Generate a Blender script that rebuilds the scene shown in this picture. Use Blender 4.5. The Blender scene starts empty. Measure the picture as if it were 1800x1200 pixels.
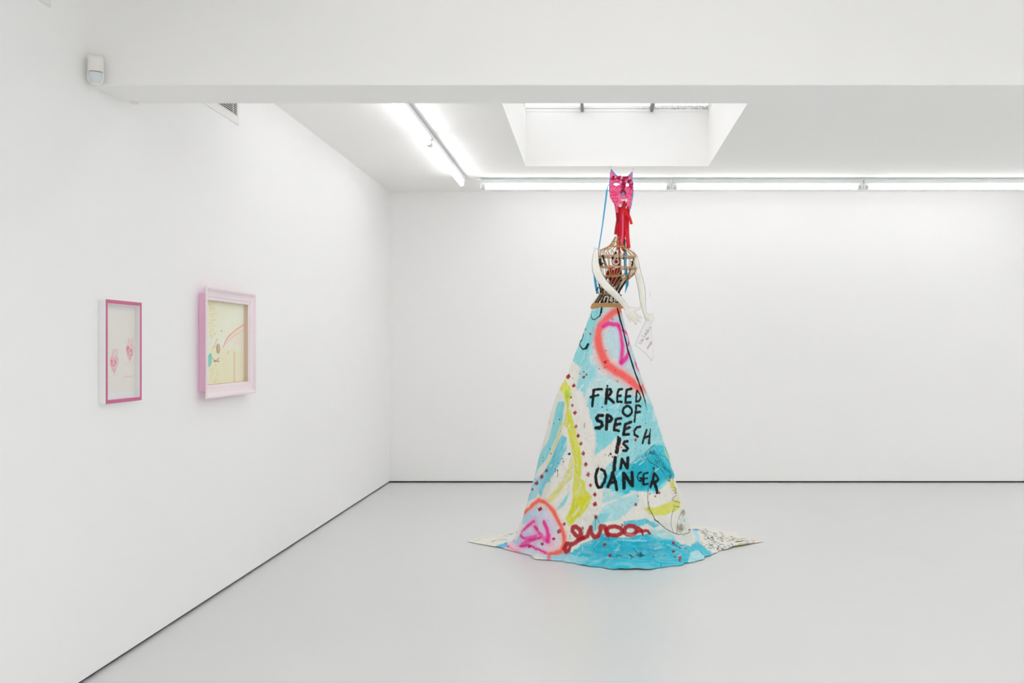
import bpy, bmesh, math, random
import numpy as np
from mathutils import Vector, kdtree

random.seed(7)
rng = np.random.default_rng(11)
scene = bpy.context.scene
COL = scene.collection

# ------------------------------------------------------------------ camera, world, exposure
F, VX, VY, CZ = 1700.0, 1045.0, 612.0, 1.362        # focal length in pixels, vanishing point, eye height
cam_data = bpy.data.cameras.new('camera')
cam_data.sensor_width = 36.0
cam_data.lens = F * 36.0 / 1800.0
cam_data.shift_x = (900.0 - VX) / 1800.0
cam_data.shift_y = (VY - 600.0) / 1800.0
cam_data.clip_start = 0.05
cam = bpy.data.objects.new('camera', cam_data)
cam.location = (0, 0, CZ)
cam.rotation_euler = (math.pi / 2, 0, 0)
COL.objects.link(cam)
scene.camera = cam

world = bpy.data.worlds.new('overcast_sky')
scene.world = world
world.use_nodes = True
world.node_tree.nodes['Background'].inputs[0].default_value = (1.0, 0.985, 1.0, 1)
world.node_tree.nodes['Background'].inputs[1].default_value = 1.16

TUBE_STRENGTH = 7.1
scene.view_settings.view_transform = 'Standard'
scene.view_settings.look = 'None'
scene.view_settings.gamma = 1.0
scene.view_settings.use_curve_mapping = False
scene.view_settings.exposure = 0.64
scene.cycles.use_denoising = True
scene.cycles.max_bounces = 14
scene.cycles.diffuse_bounces = 8
scene.cycles.transparent_max_bounces = 16
scene.cycles.caustics_reflective = False
scene.cycles.caustics_refractive = False

# daylight portal in the roof opening (guides sampling of the sky, gives no light itself)
for px_, py_, sx_, sy_ in ((0.197, 6.968, 1.56, 2.9), (-0.3, -0.5, 1.8, 5.6), (2.3, -0.5, 1.8, 5.6), (4.9, -0.5, 1.8, 5.6), (5.35, 6.968, 1.7, 2.9)):
    pl = bpy.data.lights.new('skylight_portal', 'AREA')
    pl.shape = 'RECTANGLE'; pl.size = sx_; pl.size_y = sy_
    pl.cycles.is_portal = True
    po = bpy.data.objects.new('skylight_portal', pl)
    po.location = (px_, py_, 3.425)
    COL.objects.link(po)


def at(px, py, Y):
    """point of the place seen at a photo position, Y metres away from the eye"""
    return Vector(((px - VX) * Y / F, Y, CZ - (py - VY) * Y / F))


# ------------------------------------------------------------------ materials
def lin(c):
    return tuple((v / 12.92) if v <= 0.04045 else ((v + 0.055) / 1.055) ** 2.4 for v in c)


MATS = {}


def mat(name, rgb, rough=0.6, metal=0.0, noise=0.03, nscale=40.0, bump=0.0, bscale=200.0, spec=0.5):
    """plain principled colour with a faint procedural tint variation and relief"""
    if name in MATS:
        return MATS[name]
    m = bpy.data.materials.new(name)
    m.use_nodes = True
    nt = m.node_tree
    b = nt.nodes['Principled BSDF']
    b.inputs['Roughness'].default_value = rough
    b.inputs['Metallic'].default_value = metal
    b.inputs['Specular IOR Level'].default_value = spec
    tc = nt.nodes.new('ShaderNodeTexCoord')
    nz = nt.nodes.new('ShaderNodeTexNoise')
    nz.inputs['Scale'].default_value = nscale
    nz.inputs['Detail'].default_value = 3
    nt.links.new(tc.outputs['Object'], nz.inputs['Vector'])
    mx = nt.nodes.new('ShaderNodeMix')
    mx.data_type = 'RGBA'
    c = lin(rgb)
    mx.inputs[6].default_value = tuple(v * (1 - noise) for v in c) + (1,)
    mx.inputs[7].default_value = tuple(min(1, v * (1 + noise)) for v in c) + (1,)
    nt.links.new(nz.outputs['Fac'], mx.inputs[0])
    nt.links.new(mx.outputs[2], b.inputs['Base Color'])
    if bump > 0:
        n2 = nt.nodes.new('ShaderNodeTexNoise')
        n2.inputs['Scale'].default_value = bscale
        n2.inputs['Detail'].default_value = 4
        nt.links.new(tc.outputs['Object'], n2.inputs['Vector'])
        bp = nt.nodes.new('ShaderNodeBump')
        bp.inputs['Strength'].default_value = bump
        bp.inputs['Distance'].default_value = 0.002
        nt.links.new(n2.outputs['Fac'], bp.inputs['Height'])
        nt.links.new(bp.outputs['Normal'], b.inputs['Normal'])
    MATS[name] = m
    return m


def paint_mat(name, rough=0.75, bump=0.15, bscale=900.0, translucent=0.0):
    """cloth or paper whose colour is paint carried by the mesh, with a fine weave"""
    if name in MATS:
        return MATS[name]
    m = bpy.data.materials.new(name)
    m.use_nodes = True
    nt = m.node_tree
    b = nt.nodes['Principled BSDF']
    b.inputs['Roughness'].default_value = rough
    b.inputs['Specular IOR Level'].default_value = 0.25
    at_ = nt.nodes.new('ShaderNodeAttribute')
    at_.attribute_name = 'paint'
    nt.links.new(at_.outputs['Color'], b.inputs['Base Color'])
    tc = nt.nodes.new('ShaderNodeTexCoord')
    n2 = nt.nodes.new('ShaderNodeTexNoise')
    n2.inputs['Scale'].default_value = bscale
    nt.links.new(tc.outputs['Object'], n2.inputs['Vector'])
    bp = nt.nodes.new('ShaderNodeBump')
    bp.inputs['Strength'].default_value = bump
    bp.inputs['Distance'].default_value = 0.001
    nt.links.new(n2.outputs['Fac'], bp.inputs['Height'])
    nt.links.new(bp.outputs['Normal'], b.inputs['Normal'])
    if translucent > 0:
        tr = nt.nodes.new('ShaderNodeBsdfTranslucent')
        nt.links.new(at_.outputs['Color'], tr.inputs['Color'])
        mx = nt.nodes.new('ShaderNodeMixShader')
        mx.inputs[0].default_value = translucent
        nt.links.new(b.outputs[0], mx.inputs[1])
        nt.links.new(tr.outputs[0], mx.inputs[2])
        nt.links.new(mx.outputs[0], nt.nodes['Material Output'].inputs['Surface'])
    MATS[name] = m
    return m


def glass_mat(name, tint, gloss, dirt=None):
    m = bpy.data.materials.new(name)
    m.use_nodes = True
    nt = m.node_tree
    nt.nodes.remove(nt.nodes['Principled BSDF'])
    tr = nt.nodes.new('ShaderNodeBsdfTransparent')
    tr.inputs[0].default_value = tint + (1,)
    gl = nt.nodes.new('ShaderNodeBsdfGlossy')
    gl.inputs['Roughness'].default_value = 0.03
    mx = nt.nodes.new('ShaderNodeMixShader')
    fr = nt.nodes.new('ShaderNodeLayerWeight')          # stronger sheen at a grazing view
    fr.inputs['Blend'].default_value = 0.3
    pw = nt.nodes.new('ShaderNodeMath'); pw.operation = 'POWER'; pw.inputs[1].default_value = 3.0
    sc = nt.nodes.new('ShaderNodeMath'); sc.operation = 'MULTIPLY_ADD'; sc.inputs[1].default_value = gloss; sc.inputs[2].default_value = 0.02
    nt.links.new(fr.outputs['Facing'], pw.inputs[0])
    nt.links.new(pw.outputs[0], sc.inputs[0])
    nt.links.new(sc.outputs[0], mx.inputs[0])
    nt.links.new(tr.outputs[0], mx.inputs[1])
    nt.links.new(gl.outputs[0], mx.inputs[2])
    out = mx.outputs[0]
    if dirt:
        tc = nt.nodes.new('ShaderNodeTexCoord')
        nz = nt.nodes.new('ShaderNodeTexNoise')
        nz.inputs['Scale'].default_value = 60
        nz.inputs['Detail'].default_value = 6
        nt.links.new(tc.outputs['Object'], nz.inputs['Vector'])
        sp = nt.nodes.new('ShaderNodeSeparateXYZ')
        nt.links.new(tc.outputs['Object'], sp.inputs[0])
        mr = nt.nodes.new('ShaderNodeMapRange')          # grime gathers along the low rear edge
        mr.inputs[1].default_value = dirt[0]
        mr.inputs[2].default_value = dirt[1]
        nt.links.new(sp.outputs['Y'], mr.inputs[0])
        mrx = nt.nodes.new('ShaderNodeMapRange')
        mrx.inputs[1].default_value = dirt[2]
        mrx.inputs[2].default_value = dirt[3]
        nt.links.new(sp.outputs['X'], mrx.inputs[0])
        mu = nt.nodes.new('ShaderNodeMath'); mu.operation = 'MULTIPLY'
        nt.links.new(mr.outputs[0], mu.inputs[0]); nt.links.new(mrx.outputs[0], mu.inputs[1])
        th = nt.nodes.new('ShaderNodeMapRange')
        th.inputs[1].default_value = 0.48; th.inputs[2].default_value = 0.62
        nt.links.new(nz.outputs['Fac'], th.inputs[0])
        m2 = nt.nodes.new('ShaderNodeMath'); m2.operation = 'MULTIPLY'
        nt.links.new(mu.outputs[0], m2.inputs[0]); nt.links.new(th.outputs[0], m2.inputs[1])
        df = nt.nodes.new('ShaderNodeBsdfDiffuse')
        df.inputs[0].default_value = (0.45, 0.44, 0.42, 1)
        m3 = nt.nodes.new('ShaderNodeMixShader')
        nt.links.new(m2.outputs[0], m3.inputs[0])
        nt.links.new(out, m3.inputs[1]); nt.links.new(df.outputs[0], m3.inputs[2])
        out = m3.outputs[0]
    nt.links.new(out, nt.nodes['Material Output'].inputs['Surface'])
    return m


M_WALL = mat('white_wall_paint', (0.957, 0.956, 0.953), 0.85, noise=0.006, nscale=1.5, bump=0.05, bscale=60)
M_CEIL = mat('white_ceiling_paint', (0.957, 0.955, 0.948), 0.9, noise=0.006, nscale=1.5, bump=0.05, bscale=60)
M_WELL = M_CEIL
M_GAP = mat('black_shadow_gap', (0.05, 0.05, 0.05), 0.9)
M_LAMPBODY = mat('grey_white_enamel', (0.86, 0.88, 0.88), 0.4)
M_PLASTIC = mat('white_plastic', (0.91, 0.905, 0.89), 0.3)
M_ALU = mat('dull_aluminium', (0.80, 0.81, 0.81), 0.5, metal=0.0)
M_BAR = mat('grey_glazing_bar', (0.52, 0.51, 0.50), 0.6)
M_DARK = mat('vent_dark_void', (0.03, 0.03, 0.03), 0.9)
M_WIRE = mat('clear_nylon_line', (0.95, 0.95, 0.95), 0.2)


def floor_material():
    m = bpy.data.materials.new('grey_painted_concrete')
    m.use_nodes = True
    nt = m.node_tree
    b = nt.nodes['Principled BSDF']
    tc = nt.nodes.new('ShaderNodeTexCoord')

    def math_(op, a, c=None):
        n = nt.nodes.new('ShaderNodeMath'); n.operation = op
        for i, v in enumerate((a, c)):
            if v is None:
                continue
            if isinstance(v, (int, float)):
                n.inputs[i].default_value = v
            else:
                nt.links.new(v, n.inputs[i])
        return n.outputs[0]
    nz = nt.nodes.new('ShaderNodeTexNoise')
    nz.inputs['Scale'].default_value = 0.9; nz.inputs['Detail'].default_value = 5
    nt.links.new(tc.outputs['Object'], nz.inputs['Vector'])
    mx = nt.nodes.new('ShaderNodeMix'); mx.data_type = 'RGBA'
    mx.inputs[6].default_value = lin((0.842, 0.845, 0.842)) + (1,)
    mx.inputs[7].default_value = lin((0.862, 0.865, 0.862)) + (1,)
    nt.links.new(nz.outputs['Fac'], mx.inputs[0])
    # two hairline cracks
    n2 = nt.nodes.new('ShaderNodeTexNoise')
    n2.inputs['Scale'].default_value = 2.2; n2.inputs['Detail'].default_value = 6
    nt.links.new(tc.outputs['Object'], n2.inputs['Vector'])
    wob = math_('MULTIPLY', math_('SUBTRACT', n2.outputs['Fac'], 0.5), 0.12)
    sp = nt.nodes.new('ShaderNodeSeparateXYZ')
    nt.links.new(tc.outputs['Object'], sp.inputs[0])
    d1 = math_('ABSOLUTE', math_('ADD', math_('SUBTRACT', sp.outputs['Y'], 3.955), math_('MULTIPLY', wob, 0.25)))
    k1 = math_('LESS_THAN', d1, 0.0016)
    line = math_('SUBTRACT', 2.21, math_('MULTIPLY', math_('SUBTRACT', sp.outputs['Y'], 5.75), 0.135))
    d2 = math_('ABSOLUTE', math_('ADD', math_('SUBTRACT', sp.outputs['X'], line), wob))
    k2 = math_('MULTIPLY', math_('LESS_THAN', d2, 0.0012), math_('GREATER_THAN', sp.outputs['Y'], 5.6))
    k = math_('MULTIPLY', math_('MAXIMUM', k1, math_('MULTIPLY', k2, 0.6)), 0.4)
    m2 = nt.nodes.new('ShaderNodeMix'); m2.data_type = 'RGBA'
    m2.inputs[7].default_value = (0.25, 0.25, 0.25, 1)
    nt.links.new(k, m2.inputs[0]); nt.links.new(mx.outputs[2], m2.inputs[6])
    nt.links.new(m2.outputs[2], b.inputs['Base Color'])
    b.inputs['Roughness'].default_value = 0.33
    b.inputs['Specular IOR Level'].default_value = 0.4
    n3 = nt.nodes.new('ShaderNodeTexNoise')
    n3.inputs['Scale'].default_value = 7; n3.inputs['Detail'].default_value = 3
    nt.links.new(tc.outputs['Object'], n3.inputs['Vector'])
    bp = nt.nodes.new('ShaderNodeBump')
    bp.inputs['Strength'].default_value = 0.05; bp.inputs['Distance'].default_value = 0.01
    nt.links.new(n3.outputs['Fac'], bp.inputs['Height'])
    nt.links.new(bp.outputs['Normal'], b.inputs['Normal'])
    return m


def tube_material():
    m = bpy.data.materials.new('lit_fluorescent_glass')
    m.use_nodes = True
    nt = m.node_tree
    nt.nodes.remove(nt.nodes['Principled BSDF'])
    e = nt.nodes.new('ShaderNodeEmission')
    e.inputs[0].default_value = (1.0, 0.985, 1.0, 1)
    e.inputs[1].default_value = TUBE_STRENGTH
    nt.links.new(e.outputs[0], nt.nodes['Material Output'].inputs['Surface'])
    return m


# ------------------------------------------------------------------ mesh helpers
ORG = {}


def origin(o):
    return ORG.get(o.name, Vector((0, 0, 0))) if o else Vector((0, 0, 0))


def thing(name, label, cat, loc, group=None):
    o = bpy.data.objects.new(name, None)
    o.empty_display_size = 0.05
    COL.objects.link(o)
    o.location = loc
    ORG[o.name] = Vector(loc)
    o['label'] = label
    o['category'] = cat
    if group:
        o['group'] = group
    return o


def tag(o, label, cat, group=None):
    o['label'] = label
    o['category'] = cat
    if group:
        o['group'] = group
    return o


class MB:
    def __init__(self):
        self.v = []
        self.f = []

    def box(self, x0, x1, y0, y1, z0, z1):
        n = len(self.v)
        self.v += [(x0, y0, z0), (x1, y0, z0), (x1, y1, z0), (x0, y1, z0), (x0, y0, z1), (x1, y0, z1), (x1, y1, z1), (x0, y1, z1)]
        self.f += [tuple(n + i for i in q) for q in ((0, 3, 2, 1), (4, 5, 6, 7), (0, 1, 5, 4), (1, 2, 6, 5), (2, 3, 7, 6), (3, 0, 4, 7))]
        return self

    def tube(self, pts, r, sides=8, closed=False, cap=True):
        pts = [Vector(p) for p in pts]
        n = len(pts)
        rs = r if isinstance(r, (list, tuple)) else [r] * n
        base = len(self.v)
        ref = None
        for i, p in enumerate(pts):
            if closed:
                t = pts[(i + 1) % n] - pts[i - 1]
            else:
                t = pts[min(i + 1, n - 1)] - pts[max(i - 1, 0)]
            t.normalize()
            if ref is None:
                ref = Vector((0, 0, 1)) if abs(t.z) < 0.9 else Vector((1, 0, 0))
            u = (ref - t * ref.dot(t)).normalized()
            ref = u
            w = t.cross(u)
            for k in range(sides):
                a = 2 * math.pi * k / sides
                self.v.append(tuple(p + (u * math.cos(a) + w * math.sin(a)) * rs[i]))
        for i in range(n if closed else n - 1):
            j = (i + 1) % n
            for k in range(sides):
                k2 = (k + 1) % sides
                self.f.append((base + i * sides + k, base + i * sides + k2, base + j * sides + k2, base + j * sides + k))
        if cap and not closed:
            self.f.append(tuple(base + k for k in reversed(range(sides))))
            self.f.append(tuple(base + (n - 1) * sides + k for k in range(sides)))
        return self

    def ball(self, c, r, seg=10, rings=7, sq=(1, 1, 1)):
        base = len(self.v)
        c = Vector(c)
        self.v.append((c.x, c.y, c.z + r * sq[2]))
        for i in range(1, rings):
            a = math.pi * i / rings
            for k in range(seg):
                b = 2 * math.pi * k / seg
                self.v.append((c.x + r * sq[0] * math.sin(a) * math.cos(b), c.y + r * sq[1] * math.sin(a) * math.sin(b), c.z + r * sq[2] * math.cos(a)))
        self.v.append((c.x, c.y, c.z - r * sq[2]))
        last = len(self.v) - 1
        for k in range(seg):
            k2 = (k + 1) % seg
            self.f.append((base, base + 1 + k, base + 1 + k2))
            for i in range(rings - 2):
                a0 = base + 1 + i * seg
                self.f.append((a0 + k, a0 + seg + k, a0 + seg + k2, a0 + k2))
            a0 = base + 1 + (rings - 2) * seg
            self.f.append((a0 + k, last, a0 + k2))
        return self

    def prism(self, poly, axis_y0, axis_y1):
        """polygon in x,z pushed along y"""
        n = len(self.v)
        k = len(poly)
        self.v += [(p[0], axis_y0, p[1]) for p in poly] + [(p[0], axis_y1, p[1]) for p in poly]
        self.f.append(tuple(range(n, n + k)))
        self.f.append(tuple(reversed(range(n + k, n + 2 * k))))
        for i in range(k):
            j = (i + 1) % k
            self.f.append((n + i, n + k + i, n + k + j, n + j))
        return self

    def build(self, name, m, parent=None, smooth=False, bevel=0.0, kind=None, local=False):
        me = bpy.data.meshes.new(name)
        o0 = Vector((0, 0, 0)) if local else origin(parent)
        me.from_pydata([(p[0] - o0.x, p[1] - o0.y, p[2] - o0.z) for p in self.v], [], self.f)
        me.update()
        bm = bmesh.new(); bm.from_mesh(me)
        bmesh.ops.recalc_face_normals(bm, faces=bm.faces)
        bm.to_mesh(me); bm.free()
        return link(name, me, m, parent, smooth, bevel, kind)


def link(name, me, m, parent=None, smooth=False, bevel=0.0, kind=None):
    if m:
        me.materials.append(m)
    if smooth:
        me.polygons.foreach_set('use_smooth', [True] * len(me.polygons))
    o = bpy.data.objects.new(name, me)
    COL.objects.link(o)
    if parent:
        o.parent = parent
        ORG[o.name] = origin(parent)
    if bevel > 0:
        b = o.modifiers.new('edge', 'BEVEL')
        b.width = bevel; b.segments = 2; b.limit_method = 'ANGLE'
    if kind:
        o['kind'] = kind
    return o


def set_paint(me, colours):
    a = me.attributes.new('paint', 'FLOAT_COLOR', 'POINT')
    c = np.ones((len(me.vertices), 4), dtype=np.float32)
    c[:, :3] = colours
    a.data.foreach_set('color', c.ravel())


def copy_tree(o, parent=None):
    c = o.copy()
    COL.objects.link(c)
    c.parent = parent
    for ch in list(o.children):
        copy_tree(ch, c)
    return c


# ------------------------------------------------------------------ room shell
XL, XR, YB, YF, H = -2.078, 6.6, 9.81, -4.5, 2.95
GAP = 0.016
SX0, SX1, SY0, SY1, SZ = -0.600, 0.993, 5.50, 8.436, 3.427     # skylight well

MB().box(XL - 0.15, XR + 0.15, YF - 0.15, YB + 0.15, -0.12, 0.0).build('floor', floor_material(), kind='structure')
MB().box(XL - 0.14, XL, YF, YB, GAP, H).build('wall_left', M_WALL, kind='structure')
MB().box(XL - 0.14, XR + 0.14, YB, YB + 0.14, GAP, H).build('wall_back', M_WALL, kind='structure')
MB().box(XR, XR + 0.14, YF, YB, GAP, H).build('wall_right', M_WALL, kind='structure')
MB().box(XL - 0.14, XR + 0.14, YF - 0.14, YF, GAP, H).build('wall_front', M_WALL, kind='structure')
MB().box(XL - 0.14, XL - 0.018, YF, YB, 0, GAP).build('shade_strip_left', M_GAP, kind='structure')  # black strips stand in for the shade inside the floor gap
MB().box(XL - 0.14, XR + 0.14, YB + 0.030, YB + 0.14, 0, GAP).build('shade_strip_back', M_GAP, kind='structure')
MB().box(XR + 0.018, XR + 0.14, YF, YB, 0, GAP).build('shade_strip_right', M_GAP, kind='structure')
MB().box(XL - 0.14, XR + 0.14, YF - 0.14, YF - 0.018, 0, GAP).build('shade_strip_front', M_GAP, kind='structure')
NEAR = [(-1.2, 0.6), (1.4, 3.2), (4.0, 5.8)]               # unseen skylights added over the near half to brighten the room
NY0, NY1 = -3.3, 2.3
ce = MB()
ce.box(XL - 0.14, SX0, NY1 + .5, YB + 0.14, H, H + 0.12)
RX0, RX1 = 4.5, 6.1  # another skylight added out of view, for more light in the bay
ce.box(SX1, RX0, NY1 + .5, YB + 0.14, H, H + 0.12)
ce.box(RX1, XR + 0.14, NY1 + .5, YB + 0.14, H, H + 0.12)
ce.box(RX0, RX1, NY1 + .5, SY0, H, H + 0.12)
ce.box(RX0, RX1, SY1, YB + 0.14, H, H + 0.12)
ce.box(SX0, SX1, NY1 + .5, SY0, H, H + 0.12)
ce.box(SX0, SX1, SY1, YB + 0.14, H, H + 0.12)
ce.box(XL - .14, XR + .14, NY1, NY1 + .5, H, H + .12)
ce.box(XL - .14, XR + .14, YF - .14, NY0, H, H + .12)
xe = [XL - .14] + [v for p in NEAR for v in p] + [XR + .14]
for k in range(0, len(xe), 2):
    ce.box(xe[k], xe[k + 1], NY0, NY1, H, H + .12)
ce.build('ceiling', M_CEIL, kind='structure')
MB().box(XL - .06, XR + .06, 3.99, 4.29, 2.447, H + .02).build('beam', M_CEIL, kind='structure', bevel=0.004)

# skylight: four reveals, rim, two bars, a cross rail, three panes
sky = bpy.data.objects.new('window_1', None)
COL.objects.link(sky); sky.location = (0.197, 6.97, H); ORG[sky.name] = Vector(sky.location)
sky['kind'] = 'structure'
for x0, x1, y0, y1 in ((SX0 - .06, SX0, SY0 - .06, SY1 + .06), (SX1, SX1 + .06, SY0 - .06, SY1 + .06), (SX0, SX1, SY0 - .06, SY0), (SX0, SX1, SY1, SY1 + .06)):
    MB().box(x0, x1, y0, y1, H + 0.12, SZ).build('reveal', M_WELL, sky)
for x0, x1, y0, y1 in ((SX0 - .06, SX0 + .004, SY0 - .06, SY1 + .06), (SX1 - .004, SX1 + .06, SY0 - .06, SY1 + .06), (SX0 + .004, SX1 - .004, SY0 - .06, SY0 + .01), (SX0 + .004, SX1 - .004, SY1 - .004, SY1 + .06)):
    MB().box(x0, x1, y0, y1, SZ, SZ + 0.05).build('window_frame', M_WELL, sky)
for xb in (-0.107, 0.497):
    MB().box(xb - .013, xb + .013, SY0 + .01, SY1 - .004, SZ - 0.004, SZ + 0.046).build('glazing_bar', M_BAR, sky)
MB().box(SX0 + .004, SX1 - .004, 6.66, 6.72, SZ - 0.03, SZ - 0.004).build('cross_rail', M_WELL, sky)
M_SKYGLASS = glass_mat('grimy_roof_glass', (0.96, 0.97, 0.97), 0.35, dirt=(1.18, 1.40, 0.05, 0.75))
for a, b in ((SX0 + .004, -0.12), (-0.094, 0.484), (0.51, SX1 - .004)):
    MB().box(a, b, SY0 + .01, SY1 - .004, SZ + 0.02, SZ + 0.026).build('pane', M_SKYGLASS, sky)

for n_, (a, b, yn, yf) in enumerate([p + (NY0, NY1) for p in NEAR] + [(RX0, RX1, SY0, SY1)]):  # the added skylights, unseen, letting in extra daylight
    w_ = bpy.data.objects.new('window_%d' % (n_ + 2), None)
    COL.objects.link(w_); w_.location = ((a + b) / 2, (yn + yf) / 2, H); ORG[w_.name] = Vector(w_.location)
    w_['kind'] = 'structure'
    for x0, x1, y0, y1 in ((a - .06, a, yn - .06, yf + .06), (b, b + .06, yn - .06, yf + .06), (a, b, yn - .06, yn), (a, b, yf, yf + .06)):
        MB().box(x0, x1, y0, y1, H + 0.12, SZ).build('reveal', M_WELL, w_)
    for k in range(1, 4):
        yb_ = yn + (yf - yn) * k / 4
        MB().box(a, b, yb_ - .013, yb_ + .013, SZ - .004, SZ + .046).build('glazing_bar', M_BAR, w_)
    for k in range(4):
        MB().box(a, b, yn + (yf - yn) * k / 4 + .015, yn + (yf - yn) * (k + 1) / 4 - .015, SZ + .02, SZ + .026).build('pane', M_SKYGLASS, w_)

# ------------------------------------------------------------------ fluorescent lights
M_TUBE = tube_material()
LT = 1.784


def make_light():
    root = thing('fluorescent_light', '', 'ceiling light', (0, 0, 0))
    hw = LT / 2 - 0.004
    prof = [(-0.017, -0.012), (0.017, -0.012), (0.026, -0.020), (0.026, -0.050), (0.018, -0.057), (-0.018, -0.057), (-0.026, -0.050), (-0.026, -0.020)]
    b = MB()
    n = len(prof)
    b.v = [(x, p[0], p[1]) for x in (-hw, hw) for p in prof]
    b.f = [tuple(range(n)), tuple(reversed(range(n, 2 * n)))] + [(i, n + i, n + (i + 1) % n, (i + 1) % n) for i in range(n)]
    b.build('housing', M_LAMPBODY, root)
    for s in (-0.62, 0.62):
        MB().box(s - .03, s + .03, -.012, .012, -.013, 0).build('spacer', M_LAMPBODY, root)
    for s in (-1, 1):
        h = MB().box(s * (hw - .004) - .009, s * (hw - .004) + .009, -.018, .018, -.104, -.046)
        h.build('lamp_holder', M_PLASTIC, root, bevel=.004)
    t = MB().tube([(-hw + .045, 0, -.085), (hw - .045, 0, -.085)], .019, 16).build('tube', M_TUBE, root, smooth=False)
    for s in (-1, 1):
        MB().tube([(s * (hw - .046), 0, -.085), (s * (hw - .012), 0, -.085)], .0185, 14).build('end_cap', M_ALU, t)
    return root


light0 = make_light()
XLR = -1.215
BY = 9.03
xs = (844 - VX) * BY / F
spots = [((xs + LT / 2, BY, H), 0, 'leftmost ceiling tube light of the row along the back wall, behind the mask', 'tube lights along the back wall'),
         ((xs + LT * 1.5 + .004, BY, H), 0, 'middle ceiling tube light of the row along the back wall', 'tube lights along the back wall'),
         ((xs + LT * 2.5 + .008, BY, H), 0, 'rightmost ceiling tube light in view of the row along the back wall', 'tube lights along the back wall'),
         ((XLR, 8.90 - LT / 2, H), 90, 'ceiling tube light running towards the back wall, farther one of its pair', 'tube lights running into the room'),
         ((XLR, 8.90 - LT * 1.5 - .004, H), 90, 'ceiling tube light running into the room, nearer one partly hidden by the beam', 'tube lights running into the room'),
         # unseen lamps added from here on, to light the room more evenly
         ((4.75, 8.90 - LT / 2, H), 90, 'added ceiling tube light by the far right side of the room, out of view', 'added tube lights out of view'),
         ((4.75, 8.90 - LT * 1.5, H), 90, 'added ceiling tube light by the right side of the room beyond the frame', 'added tube lights out of view')]
where = ('first', 'second', 'third', 'fourth')
for k, xx in enumerate((-1.64, 1.0, 3.6, 6.2)):  # near-room lamps, added behind and beside the view for overall brightness
    for j, yy in enumerate((-2.4, -0.55, 1.3)):
        spots.append(((xx, yy, H), 90, 'added ceiling tube light out of view, %s row from the left, %s from the front wall' % (where[k], where[j]), 'added tube lights out of view'))
for k, yy in enumerate((8.0, 6.2)):  # two more lamps added unseen at the right wall as fill
    spots.append(((6.3, yy, H), 90, 'added ceiling tube light out of view along the right wall, %s from the back' % where[k], 'added tube lights out of view'))
for k in range(4):                                         # row added unseen behind the beam to even out the bay's light
    spots.append(((-0.1 + k * (LT + .004), 4.78, H), 0, 'added ceiling tube light hidden just behind the beam, %s from the left wall' % where[k], 'added tube lights hidden behind the beam'))
for k in range(2):  # pair added out of view to brighten the beam's front
    spots.append(((0.2 + k * 3.6, 2.62, H), 0, 'added ceiling tube light out of view before the beam, %s from the left' % where[k], 'added tube lights out of view'))
for i, (loc, rz, lab, grp) in enumerate(spots):
    o = light0 if i == 0 else copy_tree(light0)
    o.location = loc
    o.rotation_euler = (0, 0, math.radians(rz))
    tag(o, lab, 'ceiling light', grp)

# cable between the two rows
cb = [Vector((XLR, 8.905, H - .03)), Vector((XLR + .03, 8.96, H - .02)), Vector((XLR + .08, 9.0, H - .025)), Vector((xs - .03, BY, H - .028)), Vector((xs + .002, BY, H - .03))]
tag(MB().tube(cb, .004, 8).build('cable', M_PLASTIC, smooth=True), 'thin white cable linking the two rows of tube lights at their corner', 'cable')

# ------------------------------------------------------------------ vents, sensor, cap
def make_vent(y1, label):
    r = thing('wall_vent', label, 'vent', (XL, y1, 2.661), 'wall vents high on the left wall')
    y0 = y1 - 0.86
    z0, z1 = 2.661, 2.945
    fx = XL + .008
    f = MB()
    bo, bi = .046, .030
    f.box(XL, fx, y0, y1, z0, z0 + bo).box(XL, fx, y0, y1, z1 - bi, z1).box(XL, fx, y0, y0 + bi, z0 + bo, z1 - bi).box(XL, fx, y1 - bi, y1, z0 + bo, z1 - bi)
    f.build('vent_frame', M_PLASTIC, r)
    MB().box(XL + .0002, XL + .0012, y0 + bi, y1 - bi, z0 + bo, z1 - bi).build('dark_backing', M_DARK, r)
    z = z0 + bo + .0058
    while z < z1 - bi - .006:
        MB().box(XL + .0012, XL + .0027, y0 + bi, y1 - bi, z, z + .0040).build('slat', M_PLASTIC, r)
        z += .011
    for ym in (y1 - bi - .05, y1 - bi - .40, y0 + bi + .05):
        MB().box(XL + .0027, XL + .0040, ym - .003, ym + .003, z0 + bo, z1 - bi).build('mullion', M_PLASTIC, r)


make_vent(5.634, 'white slatted wall vent high on the left wall, just behind the beam')
make_vent(3.684, 'white wall vent in the top corner of the left wall, in front of the beam')

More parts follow.
